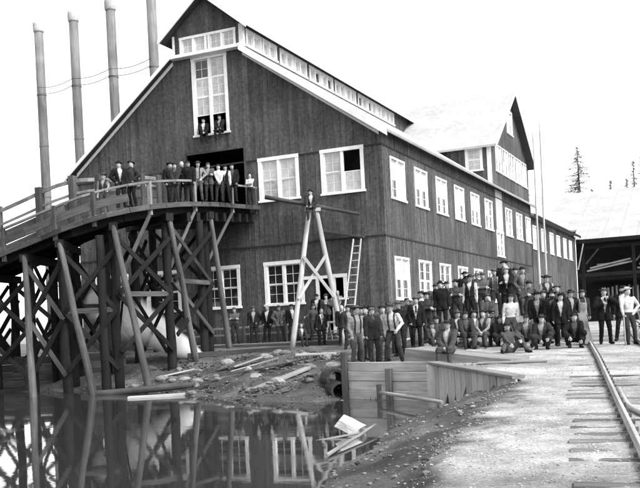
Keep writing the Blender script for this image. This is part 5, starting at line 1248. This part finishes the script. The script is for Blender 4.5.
person(8.53, -13.48, gz(8.53, -13.48)-.01, 1.66, 0.25, 'sprawl', ('kneeup', 'knee'), {'shirt': 'mid', 'legs': 'mid'}, ('slouch', 'dark'), 'person in brown sprawling on the gravel with one leg stretched out')
person(8.70, -10.23, gz(8.70, -10.23)-.01, 1.7, 0.05, 'stand', ('down', 'pocket'), {'shirt': 'light', 'legs': 'black', 'coat': 'black'}, ('wide', 'black'), 'person in black coat and wide hat standing behind the crouching men')
person(8.73, -8.35, gz2(8.73, -8.35)+.22, 1.74, 0.0, 'stand', ('down', 'down'), {'shirt': 'light', 'legs': 'dark', 'vest': 'dark'}, ('wide', 'dark'), 'tall person in a waistcoat standing behind the dark-suited men')
person(9.21, -10.55, gz(9.21, -10.55)-.01, 1.7, 0.0, 'stand', ('lapel', 'down'), {'shirt': 'mid', 'legs': 'black', 'coat': 'black'}, ('slouch', 'black'), 'bearded person in a black suit standing behind the crouching man by the rail', beard='dark')
person(9.54, -10.62, gz(9.54, -10.62)-.01, 1.62, -0.1, 'stand', ('down', 'down'), {'shirt': 'white', 'legs': 'black', 'coat': 'black'}, ('cap', 'black'), 'person in black suit and cap standing next to the rail end')
person(9.11, -11.91, gz(9.11, -11.91)-.01, 1.66, 0.1, 'crouch', ('kneeup', 'lap'), {'shirt': 'light', 'legs': 'dark', 'coat': 'dark'}, ('slouch', 'dark'), 'person in dark clothes crouching in the yard before the standing black suits')
person(10.06, -11.70, gz(10.06, -11.70)-.01, 1.66, 0.1, 'crouch', ('knee', 'kneeup'), {'shirt': 'mid', 'legs': 'black', 'coat': 'black'}, ('slouch', 'black'), 'person in black crouching right beside the rail')
person(9.81, -8.53, gz(9.81, -8.53)-.01, 1.7, 0.0, 'stand', ('down', 'hip'), {'shirt': 'dark', 'legs': 'denim', 'bib': 'light'}, ('slouch', 'mid'), 'person in pale bib overalls standing behind the propped timber')
person(10.74, -9.97, gz(10.74, -9.97)-.01, 1.72, 0.05, 'stand', ('raise', 'lapel'), {'shirt': 'white', 'legs': 'black', 'coat': 'black', 'tie': 'black'}, ('slouch', 'grey'), 'person in a dark suit holding both hands to the chest in the yard')
person(11.06, -8.40, gz(11.06, -8.40)-.01, 1.74, 0.0, 'stand', ('down', 'down'), {'shirt': 'white', 'legs': 'black', 'coat': 'black'}, ('slouch', 'black'), 'dark-bearded person in black behind the white-shirted man with the stick', beard='dark')
person(5.90, -12.47, gz(5.90, -12.47)-.01, 1.3, 0.1, 'sit', ('lap', 'lap'), {'shirt': 'light', 'legs': 'dark', 'coat': 'dark'}, ('cap', 'mid'), 'boy in a dark jacket sitting on a stone at the foot of the mound')
person(8.11, -8.41, gz(8.11, -8.41)-.01, 1.72, -0.1, 'stand', ('down', 'lapel'), {'shirt': 'mid', 'legs': 'dark'}, ('slouch', 'dark'), 'person in a brown shirt standing between the mound and the black suits')
person(8.75, -9.22, gz(8.75, -9.22)-.01, 1.7, 0.1, 'stand', ('down', 'down'), {'shirt': 'mid', 'legs': 'dark', 'coat': 'dark'}, ('slouch', 'mid'), 'person in a dark coat and brown hat squeezed among the black suits')
person(6.64, -8.41, gz(6.64, -8.41)-.01, 1.6, 0.0, 'sit', ('lap', 'lap'), {'shirt': 'mid', 'legs': 'dark', 'coat': 'mid'}, ('slouch', 'mid'), 'person in a brown coat sitting high on the mound behind the capped man')
person(3.72, -10.38, gz(3.72, -10.38)-.01, 1.74, 0.0, 'stand', ('pocket', 'pocket'), {'shirt': 'light', 'legs': 'dark', 'coat': 'dark'}, ('slouch', 'dark'), 'person in a dark coat standing farthest back behind the dam')
person(0.31, -5.77, gz(0.31, -5.77)-.01, 1.72, 0.0, 'stand', ('down', 'down'), {'shirt': 'light', 'legs': 'dark', 'coat': 'dark'}, ('slouch', 'black'), 'person in dark clothes standing between the A-frame and the dam group')
person(3.29, -11.89, gz(3.29, -11.89)-.01, 1.72, 0.1, 'stand', ('pocket', 'pocket'), {'shirt': 'light', 'legs': 'dark', 'coat': 'mid'}, ('bowler', 'dark'), 'person in brown coat and bowler behind the light-shirted man at the dam')
person(3.77, -8.60, gz(3.77, -8.60)-.01, 1.74, 0.0, 'stand', ('folded', 'folded'), {'shirt': 'dark', 'legs': 'dark'}, ('cap', 'dark'), 'person in a dark shirt and cap behind the stout man in the jersey')
person(4.08, -7.81, gz(4.08, -7.81)-.01, 1.7, 0.1, 'stand', ('down', 'down'), {'shirt': 'white', 'legs': 'dark', 'coat': 'dark'}, ('slouch', 'dark'), 'person in a dark open coat between the necktie man and the mound')
person(4.24, -6.64, gz(4.24, -6.64)-.01, 1.72, 0.1, 'stand', ('down', 'down'), {'shirt': 'mid', 'legs': 'dark', 'coat': 'mid'}, ('slouch', 'mid'), 'person in brown hat and coat behind the bowler-hatted man on the mound')
person(4.72, -6.42, gz(4.72, -6.42)-.01, 1.72, 0.0, 'stand', ('down', 'down'), {'shirt': 'light', 'legs': 'dark', 'coat': 'dark'}, ('slouch', 'dark'), 'person in a dark hat in the back row of the mound')
person(5.67, -5.78, gz(5.67, -5.78)-.01, 1.74, -0.1, 'stand', ('down', 'down'), {'shirt': 'grey', 'legs': 'dark', 'coat': 'dark'}, ('cap', 'grey'), 'person in a grey cap in the back row of the mound')
person(6.47, -10.68, gz(6.47, -10.68)-.01, 1.62, 0.1, 'sit', ('knee', 'knee'), {'shirt': 'mid', 'legs': 'dark', 'coat': 'dark'}, ('cap', 'dark'), 'person in dark clothes with hands on knees sitting in the front row of the mound')
person(7.01, -10.55, gz(7.01, -10.55)-.01, 1.62, -0.2, 'sit', ('lap', 'lap'), {'shirt': 'light', 'legs': 'mid', 'vest': 'dark'}, ('slouch', 'dark'), 'person in waistcoat and light sleeves sitting in the front row of the mound')
person(7.46, -10.02, gz(7.46, -10.02)-.01, 1.6, 0.1, 'crouch', ('kneeup', 'lap'), {'shirt': 'mid', 'legs': 'dark', 'coat': 'dark'}, ('slouch', 'mid'), 'person crouching in dark clothes beside the loose white shirt')
person(8.48, -10.99, gz(8.48, -10.99)-.01, 1.62, 0.0, 'crouch', ('knee', 'kneeup'), {'shirt': 'light', 'legs': 'dark', 'coat': 'mid'}, ('cap', 'dark'), 'person in a brown coat and cap crouching beside the crouching dark man')
person(9.05, -8.43, gz(9.05, -8.43)-.01, 1.74, 0.0, 'stand', ('down', 'down'), {'shirt': 'mid', 'legs': 'dark', 'coat': 'dark'}, ('slouch', 'grey'), 'person in a grey hat behind the two black suits by the rail')
person(9.48, -8.68, gz(9.48, -8.68)-.01, 1.7, 0.1, 'stand', ('down', 'down'), {'shirt': 'light', 'legs': 'black', 'coat': 'black'}, ('slouch', 'black'), 'person in black standing between the capped man and the bib overalls')
person(11.54, -10.38, gz(11.54, -10.38)-.01, 1.72, 0.2, 'stand', ('hip', 'stick'), {'shirt': 'white', 'legs': 'dark'}, ('slouch', 'straw'), 'person in white shirt and pale hat leaning on a stick in the yard')
finish_people()
PR = PEOPLE[-1][0]
def staff():
    J = PEOPLE[-1][2]; wr = PR.matrix_basis @ (J['wr1']+(J['wr1']-J['el1']).normalized()*.08)
    return tag(log('walking_stick', (wr.x+.02, wr.y-.05, gz(wr.x, wr.y)-.03), (wr.x, wr.y, wr.z+.05), .022, .018, PALEWOOD, n=8, wob=.02), 'straight wooden stick gripped by the white-shirted man in the yard', 'stick')
staff()
